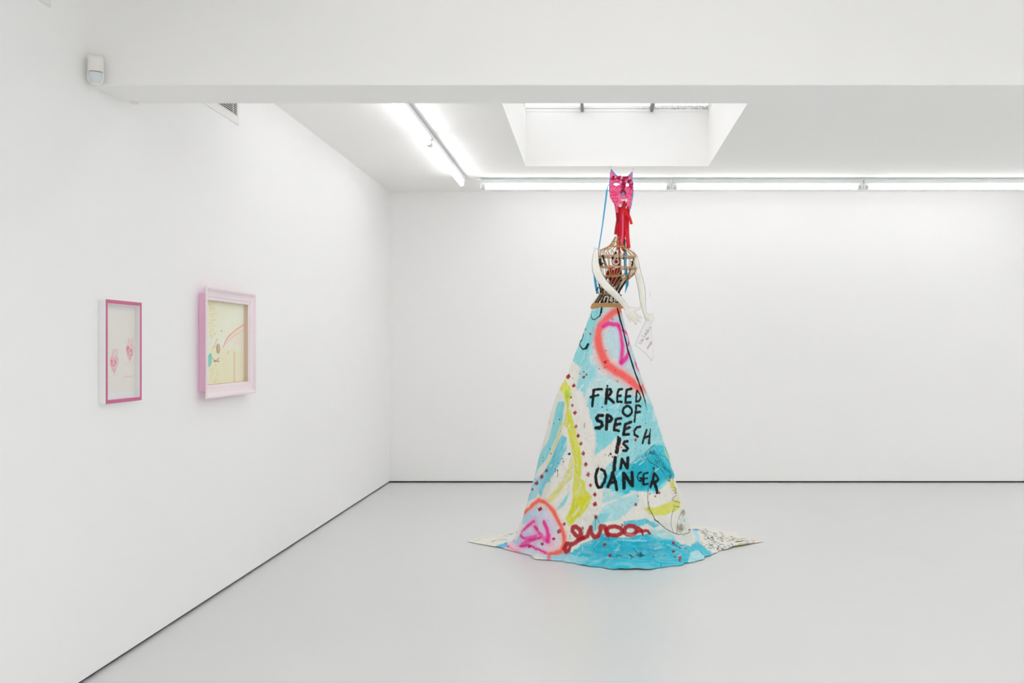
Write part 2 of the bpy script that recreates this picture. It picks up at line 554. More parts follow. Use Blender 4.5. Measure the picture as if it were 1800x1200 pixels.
# motion detector in the corner of beam and wall
def make_detector():
    c = Vector((XL + .040, 3.952, 2.430))
    r = thing('motion_detector', 'white rounded motion detector in the corner between left wall and beam', 'sensor', c)
    rot = math.radians(-30)                              # faces out of the corner
    W, HH, D = .034, .122, .040

    def pt(u, v, push=0.0):
        # u across -1..1, v height 0..1, bottom end half round
        zz = v * HH
        w = W if zz > W else W * math.sqrt(max(0.0, 1 - ((W - zz) / W) ** 2)) * 1.0
        top = 1.0 - 0.18 * max(0, (v - .86) / .14) ** 2
        uu = u * w * (1 if v < .86 else 1 - 0.1 * ((v - .86) / .14) ** 2)
        dep = D * (max(0.0, 1 - abs(u) ** 2.6)) ** 0.5 * top * (0.25 + 0.75 * min(1, w / W)) + push
        x, y = uu, -dep - .004
        return Vector((c.x + x * math.cos(rot) - y * math.sin(rot) * 0 + (-y) * math.sin(math.radians(25)), c.y + y * math.cos(math.radians(25)) + x * math.sin(math.radians(25)), c.z + zz))

    def patch(v0, v1, u0, u1, nu, nv, push):
        b = MB()
        for j in range(nv + 1):
            for i in range(nu + 1):
                b.v.append(tuple(pt(u0 + (u1 - u0) * i / nu, v0 + (v1 - v0) * j / nv, push)))
        for j in range(nv):
            for i in range(nu):
                a = j * (nu + 1) + i
                b.f.append((a, a + 1, a + nu + 2, a + nu + 1))
        return b
    body = patch(0.0, 1.0, -1, 1, 24, 40, 0.0)
    n = len(body.v)                                      # close the back and top
    body.f.append(tuple(range(40 * 25, 41 * 25)))
    back = [j * 25 for j in range(41)]
    body.f.append(tuple(back + [j * 25 + 24 for j in reversed(range(41))]))
    body.build('casing', M_PLASTIC, r, smooth=True)
    patch(0.07, 0.415, -.78, .78, 16, 12, .0012).build('lens', mat('pale_sensor_lens', (.83, .85, .855), .25), r, smooth=True)
    patch(0.425, 0.441, -.72, .85, 14, 2, .0016).build('slot', mat('dark_slot', (.12, .13, .13), .5), r)


make_detector()
cp = MB().ball((-2.026, 4.262, 2.447), .018, 12, 8, (1, 1, .55))
tag(cp.build('round_plug', M_PLASTIC, smooth=True), 'small white round cap under the rear edge of the beam by left wall', 'plug')


# ------------------------------------------------------------------ painting tools (paint laid on a surface's own coordinates)
def vnoise(x, y, seed=0):
    xi = np.floor(x).astype(np.int64); yi = np.floor(y).astype(np.int64)
    xf = x - xi; yf = y - yi

    def h(a, b):
        n = (a * 374761393 + b * 668265263 + seed * 974711) & 0x7fffffff
        n = ((n ^ (n >> 13)) * 1274126177) & 0x7fffffff
        return ((n ^ (n >> 16)) & 0xffff) / 65535.0
    u = xf * xf * (3 - 2 * xf); v = yf * yf * (3 - 2 * yf)
    return (h(xi, yi) * (1 - u) + h(xi + 1, yi) * u) * (1 - v) + (h(xi, yi + 1) * (1 - u) + h(xi + 1, yi + 1) * u) * v


def fbm(x, y, seed=0, o=3):
    s = 0; a = .5; t = 0
    for i in range(o):
        s = s + a * vnoise(x * 2 ** i, y * 2 ** i, seed + i); t += a; a *= .5
    return s / t


class Canvas:
    def __init__(self, P, base, conv, unit):
        self.P = P                       # n x 2, metres on the surface
        self.col = np.tile(np.array(lin(base)), (len(P), 1))
        self.conv = conv
        self.unit = unit

    def _pts(self, pts, step=6.0):
        out = []
        for i, p in enumerate(pts):
            if i:
                q = pts[i - 1]
                n = max(1, int(math.hypot(p[0] - q[0], p[1] - q[1]) / step))
                for k in range(1, n):
                    out.append((q[0] + (p[0] - q[0]) * k / n, q[1] + (p[1] - q[1]) * k / n))
            out.append(p)
        return [self.conv(*p) for p in out]

    def _blend(self, idx, a, rgb):
        c = np.array(lin(rgb))
        self.col[idx] = self.col[idx] * (1 - a[:, None]) + c * a[:, None]

    def stroke(self, pts, w, rgb, alpha=1.0, soft=0.35, rough=0.0, seed=0, taper=False, step=6.0):
        u = self.unit
        if len(pts) == 1:
            pts = [pts[0], (pts[0][0] + .01, pts[0][1])]
        runs, cur = [], []
        for p in self._pts(pts, step):                   # a stroke may leave this piece of cloth and come back
            if p is None:
                if len(cur) > 1:
                    runs.append(cur)
                cur = []
            else:
                cur.append(p)
        if len(cur) > 1:
            runs.append(cur)
        for cur in runs:
            self._run(np.array(cur), w, rgb, alpha, soft, rough, seed, taper)

    def _run(self, q, w, rgb, alpha, soft, rough, seed, taper):
        u = self.unit
        hw = w * u / 2
        pad = hw * (1 + soft) + rough * u + 1e-4
        lo = q.min(0) - pad; hi = q.max(0) + pad
        idx = np.nonzero((self.P[:, 0] > lo[0]) & (self.P[:, 0] < hi[0]) & (self.P[:, 1] > lo[1]) & (self.P[:, 1] < hi[1]))[0]
        if not len(idx):
            return
        p = self.P[idx]
        d = np.full(len(idx), 1e9)
        for i in range(len(q) - 1):
            a, b = q[i], q[i + 1]
            ab = b - a
            L = ab @ ab + 1e-12
            t = np.clip(((p - a) @ ab) / L, 0, 1)
            dd = np.hypot(*(p - a - t[:, None] * ab).T)
            if taper:
                dd = dd * (1 + 1.2 * (i + t) / (len(q) - 1))
            d = np.minimum(d, dd)
        if rough:
            d = d + (fbm(p[:, 0] / u / 3.0, p[:, 1] / u / 3.0, seed + 31) - .5) * 2 * rough * u
        s = max(soft * hw, .42 * u)
        a = np.clip((hw + s - d) / (2 * s), 0, 1)
        a = a * a * (3 - 2 * a) * alpha
        self._blend(idx, a, rgb)

    def poly(self, pts, rgb, alpha=1.0, edge=1.0, rough=2.0, seed=0, streak=None, dry=0.0, nscale=6.0):
        u = self.unit
        q = [p for p in self._pts(list(pts) + [pts[0]]) if p is not None]
        if len(q) < 3:
            return
        if q[0] is not q[-1]:
            q.append(q[0])
        q = np.array(q)
        pad = (edge + rough * 2) * u
        lo = q.min(0) - pad; hi = q.max(0) + pad
        idx = np.nonzero((self.P[:, 0] > lo[0]) & (self.P[:, 0] < hi[0]) & (self.P[:, 1] > lo[1]) & (self.P[:, 1] < hi[1]))[0]
        if not len(idx):
            return
        p = self.P[idx]
        d = np.full(len(idx), 1e9)
        inside = np.zeros(len(idx), bool)
        for i in range(len(q) - 1):
            a, b = q[i], q[i + 1]
            ab = b - a
            L = ab @ ab + 1e-12
            t = np.clip(((p - a) @ ab) / L, 0, 1)
            d = np.minimum(d, np.hypot(*(p - a - t[:, None] * ab).T))
            c = (a[1] > p[:, 1]) != (b[1] > p[:, 1])
            xx = a[0] + (p[:, 1] - a[1]) / (b[1] - a[1] + 1e-12) * ab[0]
            inside ^= c & (p[:, 0] < xx)
        sd = np.where(inside, d, -d)
        x, y = p[:, 0] / u, p[:, 1] / u
        if streak is not None:                     # brush marks along one direction
            ca, sa = math.cos(math.radians(streak)), math.sin(math.radians(streak))
            x, y = (x * ca + y * sa) / 5.0, (-x * sa + y * ca)
        n = fbm(x / nscale, y / nscale, seed, 4)
        sd = sd + (n - .5) * 2 * rough * u
        a = np.clip((sd + edge * u) / (2 * edge * u), 0, 1)
        a = a * a * (3 - 2 * a) * alpha
        if dry:
            n2 = fbm(x / nscale * 2.3, y / nscale * 2.3, seed + 57, 4)
            a = a * np.clip(1 - dry * np.clip((n2 - .45) * 5, 0, 1), 0, 1)
        m1 = fbm(x / nscale * 1.4, y / nscale * 1.4, seed + 83, 4)
        a = a * (1 - .20 * np.clip((m1 - .42) * 3.2, 0, 1))     # brush runs thin in places
        self._blend(idx, a, rgb)


# ------------------------------------------------------------------ pictures on the left wall
def wall_yz(px, py, x):
    """spot on an upright plane parallel to the left wall"""
    y = x / (px - VX) * F
    return y, CZ - (py - VY) * y / F


def rect_member(prof, y0, y1, z0, z1, side):
    """one mitred member of a picture frame; prof = (inward offset, height off the wall)"""
    b = MB()
    n = len(prof)
    for e in (0, 1):
        for o, d in prof:
            x = XL + d
            if side == 'near':
                b.v.append((x, y0 + o, (z0 + o) if e == 0 else (z1 - o)))
            elif side == 'far':
                b.v.append((x, y1 - o, (z0 + o) if e == 0 else (z1 - o)))
            elif side == 'top':
                b.v.append((x, (y0 + o) if e == 0 else (y1 - o), z1 - o))
            else:
                b.v.append((x, (y0 + o) if e == 0 else (y1 - o), z0 + o))
    b.f = [(i, (i + 1) % n, n + (i + 1) % n, n + i) for i in range(n)]
    b.f += [tuple(range(n)), tuple(reversed(range(n, 2 * n)))]
    return b


def sheet_yz(name, x, y0, y1, z0, z1, step, parent, base, painter, m):
    ny = int((y1 - y0) / step) + 1; nz = int((z1 - z0) / step) + 1
    ys = np.linspace(y0, y1, ny); zs = np.linspace(z0, z1, nz)
    YY, ZZ = np.meshgrid(ys, zs)
    o0 = origin(parent)
    co = np.stack([np.full(YY.size, x), YY.ravel(), ZZ.ravel()], 1) - np.array(o0)
    i = np.arange(ny * nz).reshape(nz, ny)
    fc = np.stack([i[:-1, :-1], i[:-1, 1:], i[1:, 1:], i[1:, :-1]], -1).reshape(-1, 4)
    me = bpy.data.meshes.new(name)
    me.from_pydata(co.tolist(), [], fc.tolist())
    cv = Canvas(np.stack([YY.ravel(), ZZ.ravel()], 1), base, lambda px, py: wall_yz(px, py, x), .0026)
    painter(cv)
    set_paint(me, cv.col)
    o = link(name, me, m, parent)
    s = o.modifiers.new('thickness', 'SOLIDIFY'); s.thickness = .0012; s.offset = -1
    return o


M_PAPER = paint_mat('drawn_paper', .8, .05, 300)
M_PGLASS = glass_mat('picture_glass', (1, 1, 1), 0.12)
z8 = lambda X, Y: (160 + X / 5, 480 + Y / 5)

# narrow frame with the two hearts
Y0, Y1, Z0, Z1 = 4.053, 4.374, 1.128, 1.568
p1 = thing('framed_drawing', 'small framed drawing of two pink hearts, white box with magenta front edge', 'picture', (XL, 4.2135, Z0))
M_FW = mat('white_frame_paint', (.93, .925, .93), .5)
M_FM = mat('magenta_frame_paint', (.80, .40, .56), .55, noise=.05, nscale=60)
for s in ('near', 'far', 'top', 'bottom'):
    fr = rect_member([(0, .001), (0, .0295), (.0185, .0295), (.0185, .001)], Y0, Y1, Z0, Z1, s).build('frame_rail', M_FW, p1)
    rect_member([(0, .0295), (0, .0303), (.0160, .0303), (.0160, .0295)], Y0, Y1, Z0, Z1, s).build('painted_face', M_FM, fr)
MB().box(XL + .002, XL + .006, Y0 + .0185, Y1 - .0185, Z0 + .0185, Z1 - .0185).build('backing_board', M_FW, p1)


def hearts(c):
    pk = (.91, .50, .60); dk = (.87, .36, .48)
    c.poly([z8(150, 330), z8(395, 325), z8(395, 1030), z8(150, 1055)], (.925, .915, .885), 1, .5, .1)
    r = random.Random(4)
    for cx, cy, hw, hh, sd in ((202, 790, 36, 100, 1), (340, 685, 32, 92, 2)):
        prof = []
        for k in range(26):
            t = 2 * math.pi * k / 26
            xx = math.sin(t) ** 3
            yy = -(13 * math.cos(t) - 5 * math.cos(2 * t) - 2 * math.cos(3 * t) - math.cos(4 * t)) / 15
            prof.append(z8(cx + xx * hw * (1 - .12 * yy), cy + yy * hh * .80 + 6))
        c.poly(prof, (.945, .74, .77), .75, .8, .8, sd, nscale=3, dry=.5)
        for k in range(46):
            a = r.uniform(-.75, .75) * hw; b_ = r.uniform(-.55, .75) * hh
            if abs(a) > hw * (1.0 - max(0, b_) / hh * .95):
                continue
            c.stroke([z8(cx + a, cy + b_), z8(cx + a + r.uniform(-9, 9), cy + b_ + r.uniform(-16, 16))], 1.1, r.choice((pk, dk)), .85)
        c.stroke([prof[k] for k in list(range(3, 26))], .9, pk, .8)
        c.poly([z8(cx + .15 * hw, cy - .25 * hh), z8(cx + .6 * hw, cy - .2 * hh), z8(cx + .45 * hw, cy + .15 * hh), z8(cx + .2 * hw, cy + .05 * hh)], dk, .7, .5, .6, 9)
        c.poly([z8(cx - .8 * hw, cy - .3 * hh), z8(cx - .35 * hw, cy - .35 * hh), z8(cx - .5 * hw, cy + .1 * hh), z8(cx - .75 * hw, cy + .2 * hh)], dk, .6, .5, .6, 10)
        for k in range(7):
            xx = cx - .55 * hw + k * .22 * hw
            c.stroke([z8(xx, cy - .6 * hh), z8(xx + r.uniform(-6, 10), cy - 1.0 * hh - r.uniform(0, 18))], .8, pk, .8)
            c.stroke([z8(xx + r.uniform(-6, 10), cy - 1.12 * hh - r.uniform(0, 14))], 1.3, dk, .8)
        c.stroke([z8(cx - 50, cy - hh + 20), z8(cx + 40, cy - hh - 20)], .5, pk, .5)
        c.stroke([z8(cx - 45, cy + hh + 22), z8(cx + 40, cy + hh - 4), z8(cx + 42, cy + hh - 20)], .5, pk, .5)
    sig = [(285, 890), (290, 920), (300, 915), (305, 900), (312, 918), (320, 900), (326, 918), (334, 900), (340, 915), (348, 900), (354, 915), (362, 898), (368, 912), (376, 892)]
    c.stroke([z8(*p) for p in sig], .7, (.93, .66, .68), .9)
    for k in range(5):
        c.stroke([z8(272 + r.uniform(-8, 8), 410 + 20 * k), z8(272 + r.uniform(-8, 8), 430 + 20 * k)], .5, (.9, .87, .84), .5)


sheet_yz('drawing', XL + .0085, 4.078, 4.3545, 1.171, 1.534, .0011, p1, (.93, .92, .89), hearts, M_PAPER)
MB().box(XL + .0205, XL + .0225, Y0 + .0187, Y1 - .0187, Z0 + .0187, Z1 - .0187).build('glass_pane', M_PGLASS, p1)

# deep flared frame with the yellow drawing
Y0, Y1, Z0, Z1 = 5.038, 5.779, 1.096, 1.690
p2 = thing('framed_drawing', 'larger framed yellow drawing with pink marks in a deep flared pale pink frame', 'picture', (XL, 5.41, Z0))
M_FP = mat('pale_pink_lacquer', (.945, .89, .905), .35)
M_FH = mat('hot_pink_lacquer', (.96, .79, .88), .4)
M_FB = mat('bare_wood_reveal', (.86, .78, .70), .6)
side = [(.040, .001), (.039, .026), (.034, .036), (.024, .042), (.010, .047), (.0, .052), (.0006, .0525), (.045, .040), (.050, .001)]
front = [(.0, .052), (.002, .057), (.008, .0585), (.014, .057), (.020, .051), (.028, .045), (.040, .042), (.052, .0405), (.054, .036), (.068, .0345), (.071, .033), (.071, .026), (.045, .026), (.040, .034)]
inner = [(.0712, .0335), (.0722, .0335), (.0722, .008), (.0712, .008)]
for s in ('near', 'far', 'top', 'bottom'):
    fr = rect_member(front, Y0, Y1, Z0, Z1, s).build('moulding', M_FP, p2)
    rect_member(side, Y0, Y1, Z0, Z1, s).build('frame_side', M_FH, fr)
    rect_member(inner, Y0, Y1, Z0, Z1, s).build('wooden_reveal', M_FB, fr)
MB().box(XL + .002, XL + .006, Y0 + .05, Y1 - .05, Z0 + .05, Z1 - .05).build('backing_board', M_FW, p2)


def yellow_art(c):
    r = random.Random(8)
    pal = (.945, .935, .82)
    c.poly([z8(1030, 215), z8(1390, 250), z8(1390, 560), z8(1030, 520)], (.95, .95, .84), .8, 6, 6, 1, streak=60)
    c.poly([z8(1030, 650), z8(1180, 650), z8(1390, 700), z8(1390, 960), z8(1030, 980)], (.955, .935, .78), .8, 6, 8, 2, streak=80)
    c.poly([z8(1280, 300), z8(1390, 320), z8(1390, 430), z8(1260, 420), z8(1180, 500), z8(1140, 430)], (.96, .96, .90), .7, 6, 6, 3, streak=60)
    c.poly([z8(1170, 640), z8(1230, 530), z8(1340, 440), z8(1370, 460), z8(1350, 560), z8(1330, 900), z8(1300, 900), z8(1310, 650), z8(1250, 600)], (.97, .90, .83), .6, 5, 4, 4, streak=70)
    ye = (.89, .80, .36)
    for k in range(90):                                   # scribbled yellow curls down the left
        yy = r.uniform(235, 560) if k < 60 else r.uniform(790, 960)
        xx = r.uniform(1036, 1098) if k < 60 else r.uniform(1036, 1130)
        a = r.uniform(0, 6.3)
        c.stroke([z8(xx + 14 * math.cos(a + t), yy + 14 * math.sin(a + t)) for t in (0, .8, 1.6, 2.4)], .8, ye, .55)
    for k in range(12):
        yy = 250 + k * 26
        c.stroke([z8(1040, yy), z8(1075 + r.uniform(-10, 15), yy + 8)], 1.6, (.93, .86, .50), .5)
    c.stroke([z8(1085, 650), z8(1092, 610), z8(1110, 575)], 3.2, (.90, .80, .30), .8, .5)
    c.stroke([z8(1065, 680), z8(1075, 640), z8(1090, 650)], 2.5, (.90, .80, .30), .7, .5)
    c.poly([z8(1030, 720), z8(1055, 700), z8(1066, 740), z8(1062, 790), z8(1045, 820), z8(1030, 825)], (.42, .82, .80), .9, .6, 1.0, 5)
    for k in range(14):
        c.stroke([z8(1150 + r.uniform(-12, 12), 700 + r.uniform(-20, 110))], 1.2, (.55, .83, .80), .7)
    for k in range(8):
        c.stroke([z8(1060 + r.uniform(-20, 30), 560 + r.uniform(-80, 60))], 3, (.72, .88, .84), .5)
    c.poly([z8(1138, 502), z8(1155, 502), z8(1148, 520)], (.45, .80, .78), .9, .4, .3)
    br = (.66, .40, .30)
    for q in ([(1072, 745), (1085, 770), (1105, 765), (1130, 742)], [(1075, 775), (1095, 775), (1120, 775)], [(1085, 760), (1090, 785)], [(1110, 755), (1118, 780), (1128, 770)]):
        c.stroke([z8(*p) for p in q], 1.8, br, .85)
    pk = (.95, .62, .58)
    c.stroke([z8(*p) for p in [(1162, 655), (1180, 600), (1215, 550), (1270, 500), (1340, 455)]], 3.2, pk, .75, .8)
    c.stroke([z8(*p) for p in [(1165, 645), (1190, 580), (1222, 535)]], 2.0, (.92, .45, .42), .75)
    c.stroke([z8(*p) for p in [(1180, 620), (1240, 560), (1340, 500)]], 1.5, pk, .6)
    zz = [(1252 + (14 if k % 2 else 0), 690 + k * 14) for k in range(20)]
    c.stroke([z8(*p) for p in zz], 1.3, pk, .9)
    c.stroke([z8(1258, 700), z8(1260, 945)], 3.0, (.965, .74, .70), .65, .5)
    for q in ((1252, 655), (1256, 630), (1262, 615), (1205, 690), (1200, 705), (1288, 950), (1196, 700)):
        c.stroke([z8(*q)], 2.6, (.93, .55, .52), .7)
    c.stroke([z8(1208, 690), z8(1204, 720)], 2.4, pk, .6)
    c.stroke([z8(1180, 720), z8(1185, 850), z8(1178, 940)], 2.0, (.96, .82, .72), .5, .8)
    for k in range(5):
        c.stroke([z8(1325 + r.uniform(-6, 6), 580 + 15 * k)], .9, (.5, .75, .75), .7)
    c.stroke([z8(1072, 958), z8(1085, 955), z8(1098, 957)], .7, (.55, .5, .45), .8)


sheet_yz('drawing', XL + .0085, Y0 + .055, Y1 - .055, Z0 + .055, Z1 - .055, .0014, p2, (.95, .95, .88), yellow_art, M_PAPER)
yy, zz = wall_yz(*z8(1125, 663), XL + .014)
MB().ball((XL + .0110, yy, zz), .026, 16, 12, (.14, .88, 1.04)).build('brown_oval', mat('brown_almond', (.80, .68, .58), .55, noise=.25, nscale=90), p2, smooth=True)
MB().box(XL + .0275, XL + .0295, Y0 + .0725, Y1 - .0725, Z0 + .0725, Z1 - .0725).build('glass_pane', M_PGLASS, p2)

# ------------------------------------------------------------------ the painted skirt
ZS = 6.69
UPX = ZS / F
AX = (1066 - VX) * UPX
zpx = lambda y: CZ - (y - VY) * UPX
left_prof = np.array([(zpx(y), (1066 - x) * UPX) for x, y in ((1042, 541), (1034, 562), (1024, 590), (1011, 622), (999, 655), (979, 692), (968, 725), (960, 760), (949, 800), (940, 840), (925, 890), (913, 928), (907, 945), (905, 955))])[::-1]
right_prof = np.array([(zpx(y), (x - 1066) * UPX) for x, y in ((1091, 541), (1099, 575), (1108, 605), (1121, 645), (1133, 678), (1147, 715), (1165, 772), (1185, 838), (1204, 900), (1213, 933), (1218, 945), (1220, 955))])[::-1]
hem = np.array([(-180, .80), (-150, .80), (-120, .86), (-97, .991), (-88, .80), (-77.4, .690), (-59, .602), (-43, .575), (-29.5, .580), (-8.6, .667), (3, .741), (15.9, .783), (31, .770), (46.5, .769), (67, .755), (77.7, .80), (85, .873), (96, 1.106), (106, 1.02), (116, 1.05), (132, 1.02), (155, .85), (180, .80)])
NZ, NFL = 440, 84
th = np.concatenate([np.linspace(-180, -104, 34, endpoint=False), np.linspace(-104, 104, 600, endpoint=False), np.linspace(104, 180, 35)])
NT = len(th)
ztop, zbot = zpx(541), 0.03
zrow = np.linspace(ztop, zbot, NZ)
TH, ZZr = np.meshgrid(th, zrow)
rl = np.interp(ZZr, left_prof[:, 0], left_prof[:, 1]); rr = np.interp(ZZr, right_prof[:, 0], right_prof[:, 1])
ang = np.radians(TH)
sn = np.sin(ang)
w = (1 + sn) / 2
R = rl * (1 - w) + rr * w
fr_ = np.clip((ztop - ZZr) / (ztop - zbot), 0, 1)
R = R * (1 - 0.10 * np.abs(np.cos(ang)) ** 2 * fr_)
ga = np.interp(ZZr, [0, .5, 1.0, 1.6], [-59, -57, -50, -40])


def bump(c, wd):
    return np.exp(-((TH - c) / wd) ** 2)


fold = -.085 * bump(ga, 4.5) + .050 * bump(ga + 12, 8) + .012 * bump(ga - 14, 7)
gb = np.interp(ZZr, [0, .6, 1.0, 1.6], [66, 62, 60, 48])
fold += -.045 * bump(gb, 4.5) + .028 * bump(gb - 10, 7)
fold += fr_ * (.012 * np.sin(ang * 5 + 1.2) + .010 * np.sin(ang * 9 + 2.0 + 1.5 * fr_) + .007 * np.sin(ang * 15 + 4 * fr_))
fold += .016 * bump(12 + 14 * fr_, 4) * fr_ - .014 * bump(22 + 12 * fr_, 4) * fr_ - .012 * bump(-18 - 10 * fr_, 5) * fr_
fold += fr_ ** 5 * (.022 * np.sin(ang * 8 + .5) + .016 * np.sin(ang * 17 + 2) + .010 * np.sin(ang * 31 + 1))
edge_keep = np.abs(sn) ** 8                               # keeps the outline where it was measured
fold = fold * (1 - .6 * edge_keep)
R = R * (1 + fold)
R += (fbm(TH / 5.0 + 40, ZZr * 16, 5, 3) - .5) * .016 * (0.3 + fr_)
R += (fbm(TH / 14.0 + ZZr * 6 + 40, ZZr * 5, 9, 2) - .5) * .020 * fr_
# part lying on the floor
s_ = np.linspace(0, 1, NFL + 1)[1:]
THf, S = np.meshgrid(th, s_)
hemr = np.interp(THf, hem[:, 0], hem[:, 1])
hemr = hemr + .008 * np.sin(np.radians(THf) * 23) + .006 * np.sin(np.radians(THf) * 41 + 1)
rb = R[-1][None, :]
Rf = rb + np.maximum(hemr - rb, .02) * S
span = np.clip((hemr - rb) / .12, .15, 1)
front_roll = np.clip(1 - np.abs((THf - 5) / 75.0) ** 4, 0, 1)
Zf = .030 * (1 - S) ** 2 + .006
Zf += front_roll * span * .046 * np.exp(-((S - .72 - .12 * np.sin(np.radians(THf) * 6)) / .17) ** 2) * (.55 + .45 * np.sin(np.radians(THf) * 7 + 1))
Zf += .060 * np.clip(fbm(THf / 6.0 + 30, S * 2.5 + 3, 21, 3) - .45, 0, 1) * span * np.clip(1.4 - S, 0, 1)
Zf += .018 * np.exp(-((THf - 86) / 6) ** 2) * S + .012 * np.exp(-((THf + 82) / 5) ** 2) * (1 - S)
Zf[-1] = np.maximum(.004, Zf[-1] * .5)
RR = np.concatenate([R, Rf]); ZA = np.concatenate([ZZr, Zf]); TT = np.concatenate([TH, THf])
# soften the bend where the cloth meets the floor
for _ in range(10):
    RR[NZ - 16:NZ + 10] = (RR[NZ - 17:NZ + 9] + RR[NZ - 15:NZ + 11] + 2 * RR[NZ - 16:NZ + 10]) / 4
    ZA[NZ - 16:NZ + 10] = (ZA[NZ - 17:NZ + 9] + ZA[NZ - 15:NZ + 11] + 2 * ZA[NZ - 16:NZ + 10]) / 4
ar = np.radians(TT)
X = AX + RR * np.sin(ar); Yc = ZS - RR * np.cos(ar)
NR = NZ + NFL
# cloth coordinates: girth from the front, length down from the waist
rmean = RR.mean(axis=1, keepdims=True)
GA = ar * rmean
seg = np.sqrt(np.diff(RR, axis=0) ** 2 + np.diff(ZA, axis=0) ** 2)
GB = np.concatenate([np.zeros((1, NT)), np.cumsum(seg, 0)])
# look-up from a seen position to cloth coordinates: the standing cone by its girth and drop, the train by its place on the floor
NCONE = NZ + 8
PX = VX + X / Yc * F; PY = VY - (ZA - CZ) / Yc * F
front = np.abs(TT) < 88
front[NCONE:] = False
zb = np.full((700, 700), 1e9)
bx = np.clip(((PX - 780) / 1.5).astype(int), 0, 699); by = np.clip(((PY - 520) / 1.5).astype(int), 0, 699)
np.minimum.at(zb, (by.ravel(), bx.ravel()), Yc.ravel())
vis = front & (Yc < zb[by, bx] + .09)
sel = np.zeros_like(vis); sel[::2, ::2] = True
sel &= vis
ii = np.nonzero(sel.ravel())[0]
kd = kdtree.KDTree(len(ii))
pxf, pyf = PX.ravel(), PY.ravel()
for k in ii:
    kd.insert((pxf[k], pyf[k], 0), int(k))
kd.balance()
gaf, gbf = GA.ravel(), GB.ravel()


def on_cone(px, py, far=5.0):
    co0, k0, d0 = kd.find((px, py, 0))
    if d0 > far:
        return None
    sa = sb = sw = 0.0
    for co_, k, d_ in kd.find_n((px, py, 0), 4):
        if abs(gaf[k] - gaf[k0]) + abs(gbf[k] - gbf[k0]) > .03:
            continue
        w_ = 1.0 / (d_ * d_ + 1e-3)
        sa += gaf[k] * w_; sb += gbf[k] * w_; sw += w_
    return sa / sw, sb / sw


def on_floor(px, py):
    if py < 905:
        return None
    Y = (CZ - .014) * F / (py - VY)
    return (px - VX) * Y / F, -Y


class Cloth:
    """paints the standing part and the train as one"""
    def __init__(self, base):
        nc = NCONE * NT
        self.a = Canvas(np.stack([gaf[:nc], gbf[:nc]], 1), base, on_cone, UPX)
        self.ap = Canvas(self.a.P, base, lambda x, y: on_cone(x, y, 400.0), UPX)
        self.ap.col = self.a.col
        self.b = Canvas(np.stack([X.ravel()[NZ * NT:], -Yc.ravel()[NZ * NT:]], 1), base, on_floor, UPX)
        self.bp = Canvas(self.b.P, base, lambda x, y: on_floor(x, max(y, 906)), UPX)
        self.bp.col = self.b.col

    def stroke(self, *k, **kw):
        self.a.stroke(*k, **kw); self.b.stroke(*k, **kw)

    def poly(self, pts, *k, **kw):
        if any(on_cone(*p) is not None for p in pts):
            self.ap.poly(pts, *k, **kw)
        if max(p[1] for p in pts) > 925:
            self.bp.poly(pts, *k, **kw)

    def colours(self):
        c = np.concatenate([self.a.col[:NZ * NT], self.b.col])
        n = 8 * NT                                       # blend over the bend
        t = np.repeat(np.linspace(0, 1, 8), NT)[:, None]
        c[NZ * NT:NZ * NT + n] = self.a.col[NZ * NT:] * (1 - t) + c[NZ * NT:NZ * NT + n] * t
        return c


cv = Cloth((.905, .895, .86))
c4 = lambda X_, Y_: (920 + X_ / 6, 540 + Y_ / 6)
c5 = lambda X_, Y_: (880 + X_ / 5, 660 + Y_ / 5)
c6 = lambda X_, Y_: (800 + X_ / 6, 840 + Y_ / 6)
c7 = lambda X_, Y_: (1080 + X_ / 6, 840 + Y_ / 6)
PALE = (.70, .85, .87); SKY = (.52, .835, .865); TEAL = (.51, .835, .86); CYAN = (.20, .765, .845); DEEP = (.03, .715, .815)
YEL = (.845, .85, .18); PYEL = (.83, .81, .30); RED = (.64, .09, .15); BLK = (.09, .10, .11); COR = (.955, .40, .38); MAG = (.90, .15, .56); CREAM = (.905, .895, .86)

# broad washes
cv.poly([(1043, 540), (1094, 540), (1122, 640), (1150, 715), (1160, 745), (1120, 752), (1060, 748), (1038, 738), (1033, 712), (1022, 690), (1012, 682), (1022, 650), (1040, 600), (1048, 565)], PALE, .95, 1.5, 2.5, 1, dry=.15)
cv.poly([(1036, 548), (1062, 540), (1054, 570), (1040, 605), (1021, 648), (1012, 638), (1005, 632), (1016, 600), (1028, 570)], TEAL, .95, 1, 1, 2)
cv.poly([(1022, 648), (1032, 620), (1044, 610), (1046, 640), (1048, 662), (1036, 670), (1028, 690), (1016, 690), (1014, 680)], SKY, .7, 3, 3, 3)
cv.poly([(1036, 690), (1060, 700), (1120, 694), (1150, 715), (1176, 790), (1188, 835), (1152, 868), (1120, 862), (1092, 872), (1062, 852), (1052, 838), (1074, 805), (1090, 783), (1082, 768), (1060, 786), (1046, 800), (1046, 780), (1048, 764), (1042, 745), (1036, 724), (1034, 705)], SKY, .95, 1.2, 3, 4, streak=-35, dry=.12)
cv.poly([(1046, 745), (1086, 762), (1078, 775), (1062, 788), (1046, 802), (1048, 780)], (.53, .84, .87), .95, 1, 2, 41)
cv.poly([(1086, 780), (1095, 772), (1096, 790), (1080, 806), (1066, 822), (1052, 835), (1044, 838), (1044, 812), (1060, 800)], CREAM, .9, 1.5, 2.5, 5, streak=-40)
cv.poly([(1052, 850), (1070, 834), (1100, 818), (1136, 800), (1150, 780), (1170, 785), (1190, 838), (1172, 842), (1152, 862), (1112, 862), (1100, 868), (1076, 862), (1060, 858)], CYAN, .95, 1.2, 3, 6, streak=-30, dry=.1)
cv.poly([(1092, 845), (1120, 800), (1152, 790), (1186, 836), (1166, 846), (1120, 862)], (.0, .68, .765), .8, 4, 4, 61, streak=-30)
